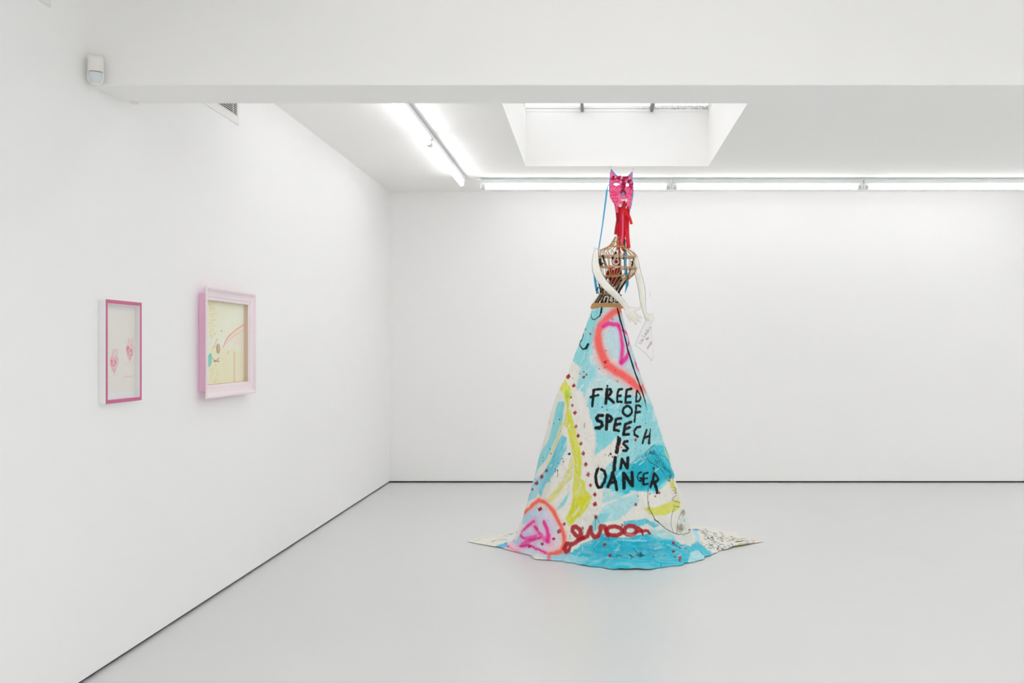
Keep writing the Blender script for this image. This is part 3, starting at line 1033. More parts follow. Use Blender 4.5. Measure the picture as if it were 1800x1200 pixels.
cv.poly([(1060, 862), (1080, 848), (1100, 868), (1092, 876), (1076, 880), (1058, 884)], SKY, .7, 1.5, 3, 7, streak=-30, dry=.3)
cv.poly([(1048, 905), (1066, 884), (1094, 876), (1120, 866), (1124, 880), (1102, 900), (1086, 912), (1064, 916), (1040, 926)], (.62, .86, .89), .9, 1.5, 3, 8, streak=-30, dry=.15)
cv.poly([(1034, 930), (1048, 906), (1072, 900), (1064, 918), (1044, 935)], SKY, .9, 1.2, 2, 81, streak=-30)
# left panel
cv.poly([c5(*p) for p in ((500, 230), (562, 228), (550, 390), (480, 560), (405, 740), (335, 810), (300, 890), (292, 830), (330, 720), (420, 560), (470, 370))], TEAL, .95, .8, 1.2, 9, streak=110)
cv.poly([c5(*p) for p in ((540, 515), (580, 540), (580, 645), (520, 765), (460, 875), (390, 965), (350, 1060), (338, 1020), (350, 900), (420, 780), (475, 655))], (.38, .79, .855), .95, .8, 1.5, 10, streak=120, dry=.1)
cv.poly([c5(*p) for p in ((595, 1022), (592, 1075), (560, 1132), (510, 1182), (480, 1185), (540, 1110))], SKY, .95, .6, 1, 11)
cv.poly([c5(*p) for p in ((295, 900), (330, 890), (400, 850), (395, 900), (345, 1010), (300, 1080), (235, 1110), (240, 1050))], (.58, .83, .88), .9, 1, 1.5, 12, streak=120)
cv.poly([c6(*p) for p in ((760, 330), (870, 290), (860, 420), (800, 460), (700, 480), (720, 400))], (.62, .82, .88), .9, 2, 2, 13)
cv.poly([c5(*p) for p in ((690, 120), (720, 150), (760, 240), (765, 300), (800, 420), (850, 620), (820, 700), (760, 560), (700, 420), (660, 250))], (.90, .88, .87), .5, 2, 2, 14)
# yellows
cv.poly([c5(*p) for p in ((555, 8), (622, 112), (622, 190), (604, 222), (600, 270), (640, 420), (692, 620), (712, 740), (702, 905), (740, 930), (748, 1000), (805, 1060), (740, 1130), (700, 1210), (640, 1300), (590, 1330), (600, 1220), (640, 1100), (630, 980), (644, 870), (652, 780), (622, 640), (592, 520), (565, 420), (585, 260), (562, 190), (520, 110))], YEL, .95, .8, 1.6, 15, streak=75, dry=.12)
cv.poly([c6(*p) for p in ((1240, 220), (1400, 180), (1440, 210), (1390, 330), (1330, 400), (1240, 450), (1190, 470), (1170, 430), (1220, 330))], YEL, .95, .8, 2, 16, streak=120, dry=.12)
cv.poly([c6(*p) for p in ((1290, 310), (1330, 290), (1310, 350), (1250, 420), (1230, 400))], CREAM, .7, .8, 1.5, 17, streak=120)
cv.poly([c5(*p) for p in ((620, 715), (648, 780), (622, 905), (560, 985), (500, 1065), (440, 1115), (395, 1100), (450, 1030), (535, 915), (595, 815))], PYEL, .8, 1.2, 2.2, 18, streak=125, dry=.4)
cv.stroke([c5(*p) for p in ((475, 200), (448, 270), (425, 330))], 3, PYEL, .8, rough=.6)
cv.stroke([c5(*p) for p in ((550, 400), (500, 560), (440, 700), (415, 770))], 1.8, (.88, .85, .50), .8, rough=.5)
cv.poly([c5(*p) for p in ((560, 130), (590, 120), (605, 180), (575, 200))], (.52, .80, .25), .6, 1.2, 1.5, 19, dry=.4)
cv.poly([c7(*p) for p in ((308, 312), (420, 310), (500, 285), (600, 250), (690, 235), (695, 310), (640, 345), (560, 380), (470, 398), (370, 380))], YEL, .9, .8, 1.8, 20, dry=.1)
cv.poly([c7(*p) for p in ((480, 290), (600, 230), (680, 190), (690, 260), (560, 300))], (.87, .86, .45), .6, 1.5, 2.5, 21, dry=.4)
cv.poly([c7(*p) for p in ((575, 20), (625, 10), (650, 110), (660, 170), (620, 150), (595, 90))], PYEL, .85, 1, 1.8, 22, dry=.2)
cv.stroke([c5(*p) for p in ((1425, 600), (1450, 680), (1490, 760))], 4, (.88, .86, .42), .8, rough=.7)
# bottom cyan
cv.poly([(1006, 970), (1022, 956), (1042, 946), (1060, 936), (1092, 945), (1140, 938), (1166, 946), (1184, 947), (1196, 956), (1212, 962), (1224, 958), (1240, 962), (1256, 975), (1246, 988), (1222, 992), (1180, 1002), (1130, 1008), (1080, 1007), (1030, 998), (985, 988), (968, 982), (985, 970)], (.03, .745, .84), .97, 1.0, 2.2, 23, streak=8, dry=.05)
cv.poly([(1096, 916), (1136, 911), (1160, 923), (1150, 928), (1138, 921), (1096, 932)], CYAN, .9, .8, 1.2, 24)
cv.poly([(1140, 930), (1165, 930), (1190, 945), (1184, 950), (1160, 948), (1140, 942)], SKY, .7, 1.5, 2, 25, dry=.4)
cv.poly([(1040, 957), (1060, 944), (1080, 950), (1120, 950), (1140, 955), (1120, 975), (1070, 980), (1040, 975)], DEEP, .5, 4, 4, 26)
cv.poly([(1215, 975), (1240, 976), (1245, 984), (1226, 990), (1210, 987)], (.80, .91, .925), .8, 1.2, 2, 27, dry=.3)
cv.poly([(975, 975), (1000, 972), (1030, 982), (1040, 990), (1005, 988), (985, 984)], (.60, .84, .89), .7, 1.5, 2, 28)
cv.stroke([c7(*p) for p in ((60, 650), (200, 660), (340, 660))], 1.6, (.80, .91, .93), .7, rough=1.2)
cv.stroke([c7(*p) for p in ((560, 700), (640, 740), (760, 720))], 1.3, (.80, .91, .93), .6, rough=1.2)
# rub marks in the pale top
for px, py, rx, ry, sd in ((1045, 628, 9, 14, 1), (1086, 588, 6, 9, 2), (1082, 636, 9, 7, 3), (1060, 655, 9, 5, 4), (1040, 690, 9, 10, 5), (1098, 616, 6, 3, 6), (1066, 612, 3, 2, 7), (1112, 662, 8, 4, 8), (1150, 730, 4, 12, 9), (1062, 730, 10, 6, 10)):
    cv.poly([(px + rx * math.cos(a), py + ry * math.sin(a)) for a in np.linspace(0, 5.6, 9)], (.90, .89, .87), .65, 1.5, 4, 100 + sd, nscale=3, dry=.5)
sc_ = random.Random(21)
for k in range(260):                                     # dry-brush scratches that leave bare cloth
    y = sc_.uniform(560, 985)
    hw_ = np.interp(y, [541, 700, 840, 985], [24, 76, 122, 150])
    x = 1068 + sc_.uniform(-.9, .95) * hw_
    a = math.radians(sc_.gauss(-38, 16)) if x > 1030 else math.radians(sc_.gauss(-65, 12))
    L = sc_.uniform(3, 15)
    cv.stroke([(x, y), (x + L * math.cos(a), y + L * math.sin(a))], sc_.choice((.6, .8, 1.1, 1.8)), sc_.choice((CREAM, (.93, .93, .92), (.88, .92, .92))), sc_.uniform(.35, .8), .6, .6)
# lavender mist of the sprays
cv.poly([(1062, 560), (1100, 555), (1112, 640), (1095, 648), (1072, 600)], (.76, .80, .90), .35, 6, 4, 29)
cv.poly([c6(*p) for p in ((820, 340), (960, 300), (1080, 480), (1120, 640), (1060, 780), (760, 760), (600, 720), (700, 560))], (.80, .83, .92), .8, 4, 3, 30)
cv.poly([c6(*p) for p in ((600, 720), (700, 560), (760, 520), (800, 640), (760, 740))], (.66, .78, .90), .6, 4, 3, 31)
cv.poly([c6(*p) for p in ((960, 560), (1090, 600), (1120, 760), (960, 790), (940, 700))], (.95, .84, .82), .6, 4, 3, 32)
cv.poly([(893, 958), (910, 968), (935, 976), (965, 983), (1000, 989), (1005, 976), (970, 972), (930, 962)], (.80, .85, .92), .85, 2, 2, 33)
cv.poly([(955, 974), (985, 980), (1012, 984), (1020, 990), (985, 988), (960, 982)], (.62, .84, .89), .8, 1, 2, 34)
# coral spray rings
big = [c4(*p) for p in ((1035, 20), (960, 42), (880, 110), (822, 180), (792, 260), (787, 340), (803, 430), (842, 530), (885, 605), (960, 662), (1060, 722), (1150, 790), (1225, 860))]
cv.stroke(big, 21, (.95, .62, .60), .45, .9)
cv.stroke(big[7:], 26, (.95, .60, .58), .5, .9)
cv.stroke(big, 11.5, COR, .95, .6)
cv.stroke(big[5:], 13.5, COR, .75, .7)
cv.stroke([c4(1260, 830), c4(1290, 900)], 8, COR, .9, .6)
cv.stroke([c4(1030, 20), c4(1040, 60)], 8, COR, .8, .8)
arch = [c6(*p) for p in ((735, 365), (800, 300), (882, 232), (960, 262), (1030, 340), (1082, 440), (1122, 520), (1150, 620), (1150, 700), (1118, 770), (1050, 795), (985, 815))]
cv.stroke(arch, 13, (.96, .66, .62), .5, .9)
cv.stroke(arch, 6.5, (.97, .41, .36), .95, .6)
cv.stroke([c6(985, 800), c6(990, 850)], 6, COR, .8, .6)
# magenta sprays
for q, wd in (([(845, 198), (900, 172), (990, 182), (1018, 215)], 7.5), ([(1010, 190), (1035, 300), (1045, 400), (1040, 500), (1030, 580)], 8), ([(1035, 585), (1080, 540), (1105, 480)], 9), ([(1050, 235), (1100, 280)], 6), ([(1122, 320), (1105, 400)], 5), ([(1185, 590), (1200, 640), (1225, 690)], 8)):
    pp = [c4(*p) for p in q]
    cv.stroke(pp, wd * 1.5, (.91, .45, .72), .4, .9)
    cv.stroke(pp, wd, MAG, .9, .55)
for q, wd in (([(830, 455), (760, 510), (705, 565), (690, 605), (745, 640), (830, 622), (880, 590)], 5), ([(850, 520), (890, 580), (950, 650), (975, 670)], 6.5), ([(935, 460), (962, 520), (985, 600), (975, 665)], 6), ([(900, 630), (800, 655), (720, 690), (660, 745)], 5), ([(550, 722), (640, 760), (700, 785)], 5), ([(690, 720), (780, 705), (870, 745), (950, 785)], 4)):
    pp = [c6(*p) for p in q]
    cv.stroke(pp, wd * 2.2, (.93, .58, .80), .5, .95)
    cv.stroke(pp, wd, MAG, .9, .55)
# black cord-like line and loops
cv.stroke([c4(*p) for p in ((985, 0), (1050, 220), (1110, 480), (1180, 690), (1250, 880))], 3.6, BLK, 1, .2)
cv.stroke([c4(*p) for p in ((1250, 880), (1285, 990), (1302, 1080))], 3.4, BLK, 1, .3, taper=True)
cv.stroke([c4(*p) for p in ((730, 10), (714, 70), (728, 128), (768, 130), (808, 85), (825, 10))], 2.0, BLK, 1, .2)
cv.stroke([c4(*p) for p in ((820, 60), (826, 0))], 3.0, BLK, 1, .2)
cv.stroke([c4(*p) for p in ((632, 288), (620, 345), (600, 365))], 4.2, BLK, 1, .2, .4)
cv.stroke([c4(*p) for p in ((590, 372), (600, 405), (632, 440), (662, 432), (684, 388))], 3.0, BLK, 1, .2)
cv.stroke([c4(*p) for p in ((552, 460), (522, 532))], 4.5, BLK, 1, .3, taper=True)
cv.stroke([c4(*p) for p in ((940, 105), (940, 160))], .6, BLK, .9)
cv.stroke([c4(*p) for p in ((922, 128), (958, 124))], .5, BLK, .8)


# lettering, brushed in black
def word(strokes, wd):
    for q in strokes:
        ww = wd
        if isinstance(q, tuple):
            q, ww = q
        cv.stroke([c5(*p) for p in q], ww * 1.28, BLK, 1, .16, .6, seed=len(q) * 7 + int(q[0][0]), step=3)


def ring(cx, cy, rx, ry, a0=0, a1=360, n=18):
    return [(cx + rx * math.cos(math.radians(a0 + (a1 - a0) * k / n)), cy + ry * math.sin(math.radians(a0 + (a1 - a0) * k / n))) for k in range(n + 1)]


word([[(818, 125), (812, 200), (806, 265)], [(815, 128), (850, 120), (890, 122)], [(793, 186), (825, 178), (856, 172)]], 3.6)
word([[(936, 122), (930, 190), (924, 245)], [(936, 124), (962, 122), (972, 142), (960, 165), (932, 182)], [(935, 180), (965, 210), (992, 234)]], 4.2)
word([[(1068, 119), (1038, 124), (1028, 160), (1024, 228), (1064, 232)], [(1028, 178), (1058, 174)]], 3.6)
word([[(1150, 118), (1108, 124), (1102, 180), (1098, 236), (1144, 234)], [(1104, 184), (1140, 180)]], 3.8)
word([[(1198, 132), (1192, 180), (1190, 228)], [(1198, 130), (1222, 160), (1232, 195), (1216, 222), (1190, 228)]], 3.2)
word([ring(1115, 310, 40, 42)], 3.8)
word([[(1192, 262), (1186, 320), (1176, 400)], [(1190, 262), (1212, 262), (1230, 274)], [(1184, 322), (1222, 320)]], 3.4)
word([[(896, 350), (864, 350), (842, 372), (852, 395), (886, 408), (894, 438), (868, 460), (838, 462)]], 4.6)
word([[(936, 345), (934, 410), (930, 468)], [(936, 345), (966, 358), (978, 382), (962, 400), (936, 408)]], 4.4)
word([[(1060, 374), (1014, 384), (1004, 430), (996, 476), (1038, 484)], [(1006, 432), (1050, 424)]], 4.0)
word([[(1146, 408), (1096, 428), (1088, 470), (1080, 518), (1126, 514)], [(1088, 468), (1134, 456)]], 4.2)
word([[(1228, 450), (1194, 456), (1174, 485), (1176, 518), (1206, 536)]], 3.6)
word([[(1282, 480), (1262, 540), (1248, 592)], [(1316, 468), (1310, 530), (1304, 592)], [(1262, 548), (1310, 524)]], 3.6)
word([[(1042, 560), (1030, 615), (1020, 670)]], 5.6)
word([[(1116, 576), (1088, 582), (1078, 602), (1100, 618), (1118, 640), (1104, 660), (1076, 658)]], 3.6)
word([[(1008, 718), (1002, 775), (996, 832)]], 4.8)
word([[(1054, 815), (1066, 735), (1090, 775), (1114, 812), (1118, 722)]], 4.2)
word([[(852, 822), (836, 880), (840, 940), (858, 982), (886, 976), (912, 935), (924, 880), (912, 840), (884, 822)]], 4.0)
word([[(986, 850), (972, 905), (944, 975)], [(986, 850), (1004, 920), (1022, 1002)], [(956, 945), (1012, 932)]], 4.4)
word([[(1086, 988), (1084, 925), (1080, 858), (1118, 912), (1158, 968), (1160, 910), (1156, 850)]], 4.8)
word([[(1236, 848), (1208, 862), (1202, 895), (1214, 922), (1236, 926), (1238, 900), (1222, 898)]], 2.6)
word([[(1292, 854), (1258, 862), (1254, 910), (1256, 956), (1294, 948)], [(1256, 908), (1288, 902)]], 2.8)
word([[(1348, 862), (1336, 920), (1316, 976)], [(1348, 862), (1378, 888), (1386, 912), (1364, 932), (1332, 944)], [(1350, 940), (1368, 980), (1376, 1024)]], 4.6)
for q, r_ in (((938, 88), 3.6), ((938, 104), 2), ((1034, 538), 4), ((1050, 545), 2), ((966, 688), 4), ((950, 704), 2.2), ((985, 715), 2.4), ((862, 812), 3.2), ((1345, 812), 4.2), ((1348, 838), 2.4), ((1355, 855), 2.2), ((893, 275), 2.6), ((936, 300), 2.2), ((1045, 308), 2), ((900, 800), 1.6), ((602, 690), 3.2), ((498, 832), 2.6), ((605, 684), 3)):
    cv.stroke([c5(*q)], r_, BLK, 1, .3, .4)
for q in ([(1238, 925), (1240, 990)], [(1030, 670), (1030, 710)], [(500, 835), (502, 890)], [(738, 415), (736, 460)], [(862, 790), (850, 830)]):
    cv.stroke([c5(*p) for p in q], .9, BLK, .9, .3)


def diamond(px, py, s, rot=0.0, asp=1.3, col=RED):
    a = math.radians(rot)
    pts = [(0, -s * asp), (s, -s * .1), (s * .1, s * asp), (-s, s * .2)]
    cv.poly([(px + x * math.cos(a) - y * math.sin(a), py + x * math.sin(a) + y * math.cos(a)) for x, y in pts], col, .97, .35, .5, int(px))


for (a, b), s in zip(((595, 10), (645, 85), (617, 190), (630, 262), (654, 326), (662, 448), (680, 528), (705, 598), (726, 682), (748, 780), (770, 868), (790, 962), (829, 1045), (829, 1128)), (4.4, 3, 2, 2.2, 3.6, 3, 3.4, 3.4, 3.8, 3.8, 4, 3, 3.6, 4)):
    diamond(*c5(a, b), s, random.uniform(-10, 30))
for (a, b), s in zip(((402, 835), (362, 886), (315, 942), (279, 998), (251, 1045)), (3, 4, 4, 2.6, 2)):
    diamond(*c5(a, b), s, 15)
for (a, b), s in zip(((895, 325), (1150, 485), (1095, 560), (1040, 640), (920, 695), (680, 740), (785, 722), (1576, 700), (1632, 815), (1675, 897), (1485, 412), (640, 570)), (4.6, 3.4, 4.6, 3.4, 3.4, 3, 2.6, 4, 4, 3.4, 3.6, 2.4)):
    diamond(*c6(a, b), s, 20, 1.1)
for (a, b), s in zip(((622, 685), (625, 780), (690, 866), (472, 155), (430, 192), (375, 166), (225, 278), (248, 190), (8, 900), (790, 545), (640, 845)), (4, 4, 3, 3, 2.4, 1.8, 3.6, 1.8, 2.5, 2.2, 2)):
    diamond(*c7(a, b), s, -25, 1.0)
for (a, b), s in zip(((637, 735), (665, 710), (705, 278), (655, 232), (862, 580), (635, 680), (530, 825), (475, 728), (735, 418), (872, 455), (797, 648), (992, 778), (855, 637), (895, 560), (965, 662), (880, 628), (1115, 792), (592, 702), (783, 186), (523, 748)), (3, 2.2, 2.2, 1.8, 3.2, 1.5, 3.4, 4, 1.2, 1.4, 1.3, 1.5, 1.4, 1.2, 1.2, 1, 1, 1.4, .9, 1)):
    diamond(*c4(a, b), s, 30, 1.0)
cv.stroke([c7(*p) for p in ((630, 700), (700, 735), (750, 765), (765, 785))], .9, BLK, .9)
cv.stroke([c7(*p) for p in ((760, 780), (820, 830))], .6, BLK, .7)
# splatter
sp_ = random.Random(3)
for k in range(190):
    x = sp_.gauss(1118, 26); y = sp_.uniform(705, 830)
    cv.stroke([(x, y)], sp_.choice((.7, .8, 1, 1.3, 1.8)), sp_.choice((RED, RED, (.70, .15, .2), BLK)), .9)
for x, y, r_ in ((1117, 773, 5.6), (1135, 743, 2.6), (1113, 822, 3.2), (1128, 803, 2.6), (1110, 751, 2.4), (1051, 710, 2.2), (1033, 713, 1.6), (1092, 786, 2.6), (1064, 799, 2), (1134, 790, 1.6), (1084, 749, 2.6)):
    cv.stroke([(x, y)], r_, RED, .95, .3, .4)
for k in range(60):
    x = sp_.uniform(945, 1000); y = sp_.uniform(690, 850)
    cv.stroke([(x, y)], sp_.choice((.6, .8, 1.0)), sp_.choice((BLK, (.1, .3, .36), (.2, .4, .45))), .8)
for a, b in ((518, 385), (435, 410), (468, 420), (435, 645), (376, 720), (372, 750), (480, 845), (482, 825), (506, 768), (545, 730), (552, 755), (440, 685), (596, 690)):
    cv.stroke([c5(a, b)], 2.3, (.08, .30, .36), .95, .3, .3)
for k in range(90):
    x = sp_.uniform(1030, 1240); y = sp_.uniform(945, 990)
    cv.stroke([(x, y)], sp_.choice((.6, .8, 1.1)), sp_.choice((BLK, (.05, .36, .46), (.85, .93, .95))), .8)
for k in range(70):
    x = sp_.uniform(1050, 1140); y = sp_.uniform(860, 925)
    cv.stroke([(x, y)], sp_.choice((.5, .6, .8)), (.25, .25, .27), .6)
for cx_, cy_ in ((165, 835), (275, 815)):
    cv.poly([c7(cx_ - 45, cy_ - 10), c7(cx_, cy_ - 30), c7(cx_ + 45, cy_ - 5), c7(cx_ + 10, cy_ + 22)], (.04, .38, .48), .9, .6, 2.2, cx_, nscale=2)
    for k in range(7):
        a = sp_.uniform(0, 6.28)
        cv.stroke([c7(cx_, cy_), c7(cx_ + 90 * math.cos(a), cy_ + 55 * math.sin(a))], .8, (.05, .25, .32), .8)
for q in ([(20, 825), (40, 808), (110, 818)], [(200, 745), (250, 790)], [(400, 800), (412, 855)], [(495, 895), (490, 925)]):
    cv.stroke([c7(*p) for p in q], .9, BLK, .9)
for k in range(240):                                     # flecks flicked over the whole cloth
    y = sc_.uniform(575, 985)
    hw_ = np.interp(y, [541, 700, 840, 985], [24, 76, 122, 150])
    x = 1068 + sc_.uniform(-.92, .95) * hw_
    cv.stroke([(x, y)], sc_.choice((.5, .6, .7, .9, 1.2)), sc_.choice((RED, BLK, (.3, .32, .34), (.55, .12, .18), (.12, .4, .48))), .75)
# red script along the bottom
RS = (.68, .09, .14)
for q, wd in (([(1225, 690), (1180, 690), (1155, 745), (1165, 775), (1200, 765), (1215, 715), (1280, 672), (1345, 632)], 5.5), ([(1345, 632), (1275, 605), (1235, 555), (1240, 520), (1275, 512), (1320, 545), (1328, 590), (1300, 640)], 6), ([(1345, 632), (1395, 615), (1415, 560), (1430, 520), (1435, 580), (1470, 625), (1510, 610), (1530, 560), (1538, 505), (1575, 512), (1598, 560), (1610, 600)], 6)):
    cv.stroke([c6(*p) for p in q], wd * 1.25, RS, .95, .25, .5)
cv.stroke([c6(*p) for p in ring(1678, 558, 85, 48)], 7, RS, .95, .25, .5)
cv.stroke([c7(*p) for p in ring(168, 550, 62, 50)], 7, RS, .95, .25, .5)
cv.stroke([c7(*p) for p in ((245, 520), (285, 545), (300, 590))], 5, RS, .95, .25, .5)
cv.stroke([c7(*p) for p in ((240, 565), (300, 555), (352, 558), (372, 580))], 5.5, RS, .95, .25, .5)
cv.stroke([c7(*p) for p in ((130, 590), (200, 605))], 4, (.86, .55, .55), .6, .6)
for a, b in ((1480, 395), (1345, 520), (1760, 490)):
    cv.stroke([c6(a, b), c6(a + 5, b + 10)], 3, RS, .9)
for q in ([(1480, 410), (1480, 540)], [(1490, 420), (1520, 470)], [(1350, 540), (1352, 590)], [(1210, 600), (1212, 645)], [(1622, 600), (1622, 655)]):
    cv.stroke([c6(*p) for p in q], .8, BLK, .85)
# pen drawings at the right
pen = lambda pts, tr=c7, wd=.95: cv.stroke([tr(*p) for p in pts], wd, (.13, .14, .15), .95, .3, step=4)
pen(((1350, 795), (1315, 880), (1297, 980), (1293, 1080), (1297, 1180)), c5)
pen(((358, 250), (372, 330), (430, 440), (545, 535), (620, 578), (685, 596), (745, 585), (800, 570)), c7, 1.1)
pen(((655, 175), (615, 215), (608, 250), (632, 300), (690, 308)))
pen(((615, 228), (645, 250), (688, 255)))
pen(((630, 305), (602, 400), (595, 490), (620, 572)))
pen(((740, 335), (695, 380), (668, 460), (658, 585)))
pen(((742, 430), (735, 530), (752, 570)))
pen(((640, 88), (630, 105), (652, 112), (634, 132), (656, 145), (634, 160), (660, 175)))
pen(((420, 440), (470, 470)), c7, 1.3); pen(((455, 455), (480, 480)), c7, 1.3)
pen(((1342, 610), (1300, 650), (1268, 690), (1310, 760), (1372, 790), (1430, 850), (1460, 910), (1485, 930), (1492, 880)), c5, 1.2)
pen(((1342, 612), (1362, 625), (1400, 690), (1450, 720), (1492, 770), (1510, 850)), c5, .8)
for q in ([(1318, 655), (1312, 690), (1330, 668), (1335, 695), (1348, 655)], [(1346, 690), (1352, 662)], [(1350, 680), (1366, 690), (1360, 705)], ring(1380, 712, 10, 13), [(1362, 735), (1358, 760)], [(1384, 745), (1370, 750), (1380, 765), (1366, 770)],
          [(1396, 735), (1390, 785)], [(1412, 740), (1394, 760), (1412, 782)], [(1420, 760), (1416, 795)], [(1432, 770), (1428, 805), (1440, 808)], [(1446, 785), (1442, 820), (1454, 822)], [(1462, 802), (1456, 838)], [(1466, 845), (1472, 815), (1480, 850), (1486, 825)], [(1500, 845), (1486, 860), (1494, 880), (1504, 866)],
          [(1470, 905), (1480, 880), (1490, 910)], [(1505, 880), (1510, 910), (1520, 900)]):
    pen(q, c5, 1.25)
cv.poly([c7(*p) for p in ring(722, 370, 22, 32, n=9)], (.50, .46, .30), .75, 2.2, 2, 71, dry=.4)
cv.poly([c7(*p) for p in ring(700, 525, 32, 46, n=9)], (.52, .47, .26), .85, 2.5, 2, 72, dry=.3)
cv.poly([c7(*p) for p in ((690, 430), (735, 400), (745, 440), (700, 475))], (.72, .88, .92), .7, 1.5, 1.5, 73)
# the train on the floor at the right
cv.poly([c7(*p) for p in ((805, 545), (850, 560), (900, 640), (900, 700), (870, 718), (845, 660))], (.64, .86, .92), .95, 1, 1, 74)
tr_ = random.Random(12)
for k in range(95):
    x = tr_.uniform(900, 1235); y = tr_.uniform(545, 745)
    if y < 520 + (x - 900) * .27 or y > 770 - abs(x - 1000) * .1:
        continue
    a = tr_.uniform(-.5, 1.2); L = tr_.uniform(15, 60)
    pen(((x, y), (x + L * .5 * math.cos(a), y + L * .4 * math.sin(a) - 6), (x + L * math.cos(a), y + L * .7 * math.sin(a))), c7, tr_.choice((.9, 1.1, 1.4)))
for q, wd in (([(870, 565), (895, 530)], 2), ([(925, 545), (950, 570)], 2.4), ([(960, 520), (985, 590)], 1.4), ([(1035, 575), (1100, 570), (1150, 590)], 1.6), ([(1150, 590), (1120, 635)], 1.4), ([(1100, 725), (1085, 750)], 1.8), ([(1200, 640), (1260, 660)], 1.4), ([(1280, 655), (1330, 625)], 1.2)):
    pen(q, c7, wd)
cv.poly([c7(*p) for p in ((820, 540), (880, 530), (870, 560), (830, 560))], (.2, .65, .80), .9, .6, 1, 75)
for k in range(34):
    x = tr_.uniform(940, 1230); y = 560 + (x - 940) * .25 + tr_.uniform(0, 150)
    cv.stroke([c7(x, y), c7(x + tr_.uniform(10, 40), y + tr_.uniform(-6, 8))], 1.4, (.60, .80, .86), .8)
tip = [((1300, 680), (.12, .12, .13), 5), ((1340, 672), (.15, .14, .15), 4), ((1400, 670), (.2, .18, .18), 3), ((1335, 715), (.86, .80, .25), 3.5), ((1405, 700), (.50, .70, .78), 4), ((1440, 625), (.72, .2, .25), 3), ((1370, 640), (.45, .68, .80), 2.5), ((1480, 665), (.93, .75, .75), 4), ((1450, 690), (.93, .72, .72), 3), ((1520, 660), (.93, .80, .79), 4), ((1300, 725), (.65, .2, .2), 2), ((1330, 640), (.85, .55, .55), 2.5), ((1380, 700), (.92, .72, .72), 3), ((1260, 640), (.25, .25, .26), 2), ((1560, 655), (.9, .75, .72), 2)]
for (x, y), c_, wd in tip:
    cv.stroke([c7(x - 16, y - 11), c7(x + 16, y - 17)], wd * 1.3, c_, .95, .3, .5)
for k in range(26):
    x = tr_.uniform(1230, 1500); y = 640 + tr_.uniform(-20, 60)
    pen(((x, y), (x + tr_.uniform(-30, 40), y + tr_.uniform(-14, 14))), c7, .8)
# corner of cloth on the floor at the left
cv.stroke([c6(*p) for p in ((385, 670), (430, 655), (490, 658), (550, 668))], 2.0, BLK, .95, .3)
cv.stroke([c6(*p) for p in ((495, 640), (550, 645))], 1.3, BLK, .9)
cv.poly([c6(*p) for p in ((320, 725), (400, 712), (480, 700), (540, 695), (560, 720), (470, 735), (400, 738))], (.35, .73, .86), .95, .6, 1, 77)
cv.stroke([c6(*p) for p in ((525, 588), (570, 600), (610, 602))], 2.5, (.35, .73, .86), .9)
cv.stroke([c6(*p) for p in ((120, 672), (300, 640), (470, 592))], .8, (.72, .70, .64), .8)
cv.poly([c6(*p) for p in ((560, 700), (640, 730), (760, 800), (700, 790), (560, 750))], (.93, .78, .80), .6, 2, 2, 78)

# wear of the cloth itself
paint = np.clip(cv.colours() * (0.97 + .06 * fbm(gaf / .02, gbf / .02, 91, 3))[:, None], 0, 1)

skirt_root = thing('painted_skirt', 'long conical canvas skirt brushed with FREED OF SPEECH IS IN DANGER, spread on the floor', 'skirt', (AX, ZS, 0))
co = np.stack([X.ravel() - AX, Yc.ravel() - ZS, ZA.ravel()], 1)
i2 = np.arange(NR * NT).reshape(NR, NT)
fc = np.stack([i2[:-1, :-1], i2[1:, :-1], i2[1:, 1:], i2[:-1, 1:]], -1).reshape(-1, 4)
me = bpy.data.meshes.new('canvas')
me.vertices.add(len(co)); me.vertices.foreach_set('co', co.astype(np.float32).ravel())
me.loops.add(fc.size); me.loops.foreach_set('vertex_index', fc.astype(np.int32).ravel())
me.polygons.add(len(fc)); me.polygons.foreach_set('loop_start', (np.arange(len(fc)) * 4).astype(np.int32))
me.update(calc_edges=True)
me.validate()
set_paint(me, paint)
cloth = link('canvas', me, paint_mat('painted_canvas', .82, .22, 700), skirt_root, smooth=True)


# ------------------------------------------------------------------ wicker mannequin with its canvas arms
mann = thing('wicker_mannequin', 'wicker dressmaker bust with flat canvas arms, standing in the top of the painted skirt', 'mannequin', at(1067, 541, ZS))
M_CANE = mat('honey_wicker', (.74, .58, .36), .5, noise=.22, nscale=160)
M_CANEB = mat('black_painted_wicker', (.08, .08, .08), .5)
M_STRAP = mat('black_painted_tape', (.07, .07, .07), .6)
body_tab = np.array([  # photo height, centre, half width, half depth (in photo px at the figure)
    (415, 1086, 4, 5), (423, 1085, 8, 8), (431, 1085, 13, 10), (436, 1083.5, 19.5, 13), (438.5, 1080, 26, 15), (443, 1083, 31, 17), (449, 1086.2, 33.8, 19),
    (462, 1087, 32.5, 21), (472, 1088, 31.5, 22), (482, 1087, 29, 21), (489, 1083, 24, 18), (497, 1079, 20.5, 16), (507, 1073.5, 18, 14.5), (517, 1071, 17.2, 14),
    (525, 1069, 20.5, 16.5), (534, 1067.3, 25.5, 20), (541, 1066.8, 27.4, 21.5)])


def body(y, phi):
    """point of the bust's surface; phi 0 faces the viewer, 90 to the right"""
    cx, hw, hd = (np.interp(y, body_tab[:, 0], body_tab[:, k]) for k in (1, 2, 3))
    a = math.radians(phi)
    bust = 0.0
    for c0, k in ((-14, 9.5), (52, 10.5)):
        d = (phi - c0 + 180) % 360 - 180
        bust += k * math.exp(-(d / 24) ** 2) * math.exp(-((y - 476) / 9.5) ** 2)
    r = 1 + bust / hd
    rx = 1 + bust / hw * .35
    return Vector(((cx + hw * rx * math.sin(a) - VX) * UPX, ZS - hd * r * math.cos(a) * UPX, zpx(y)))


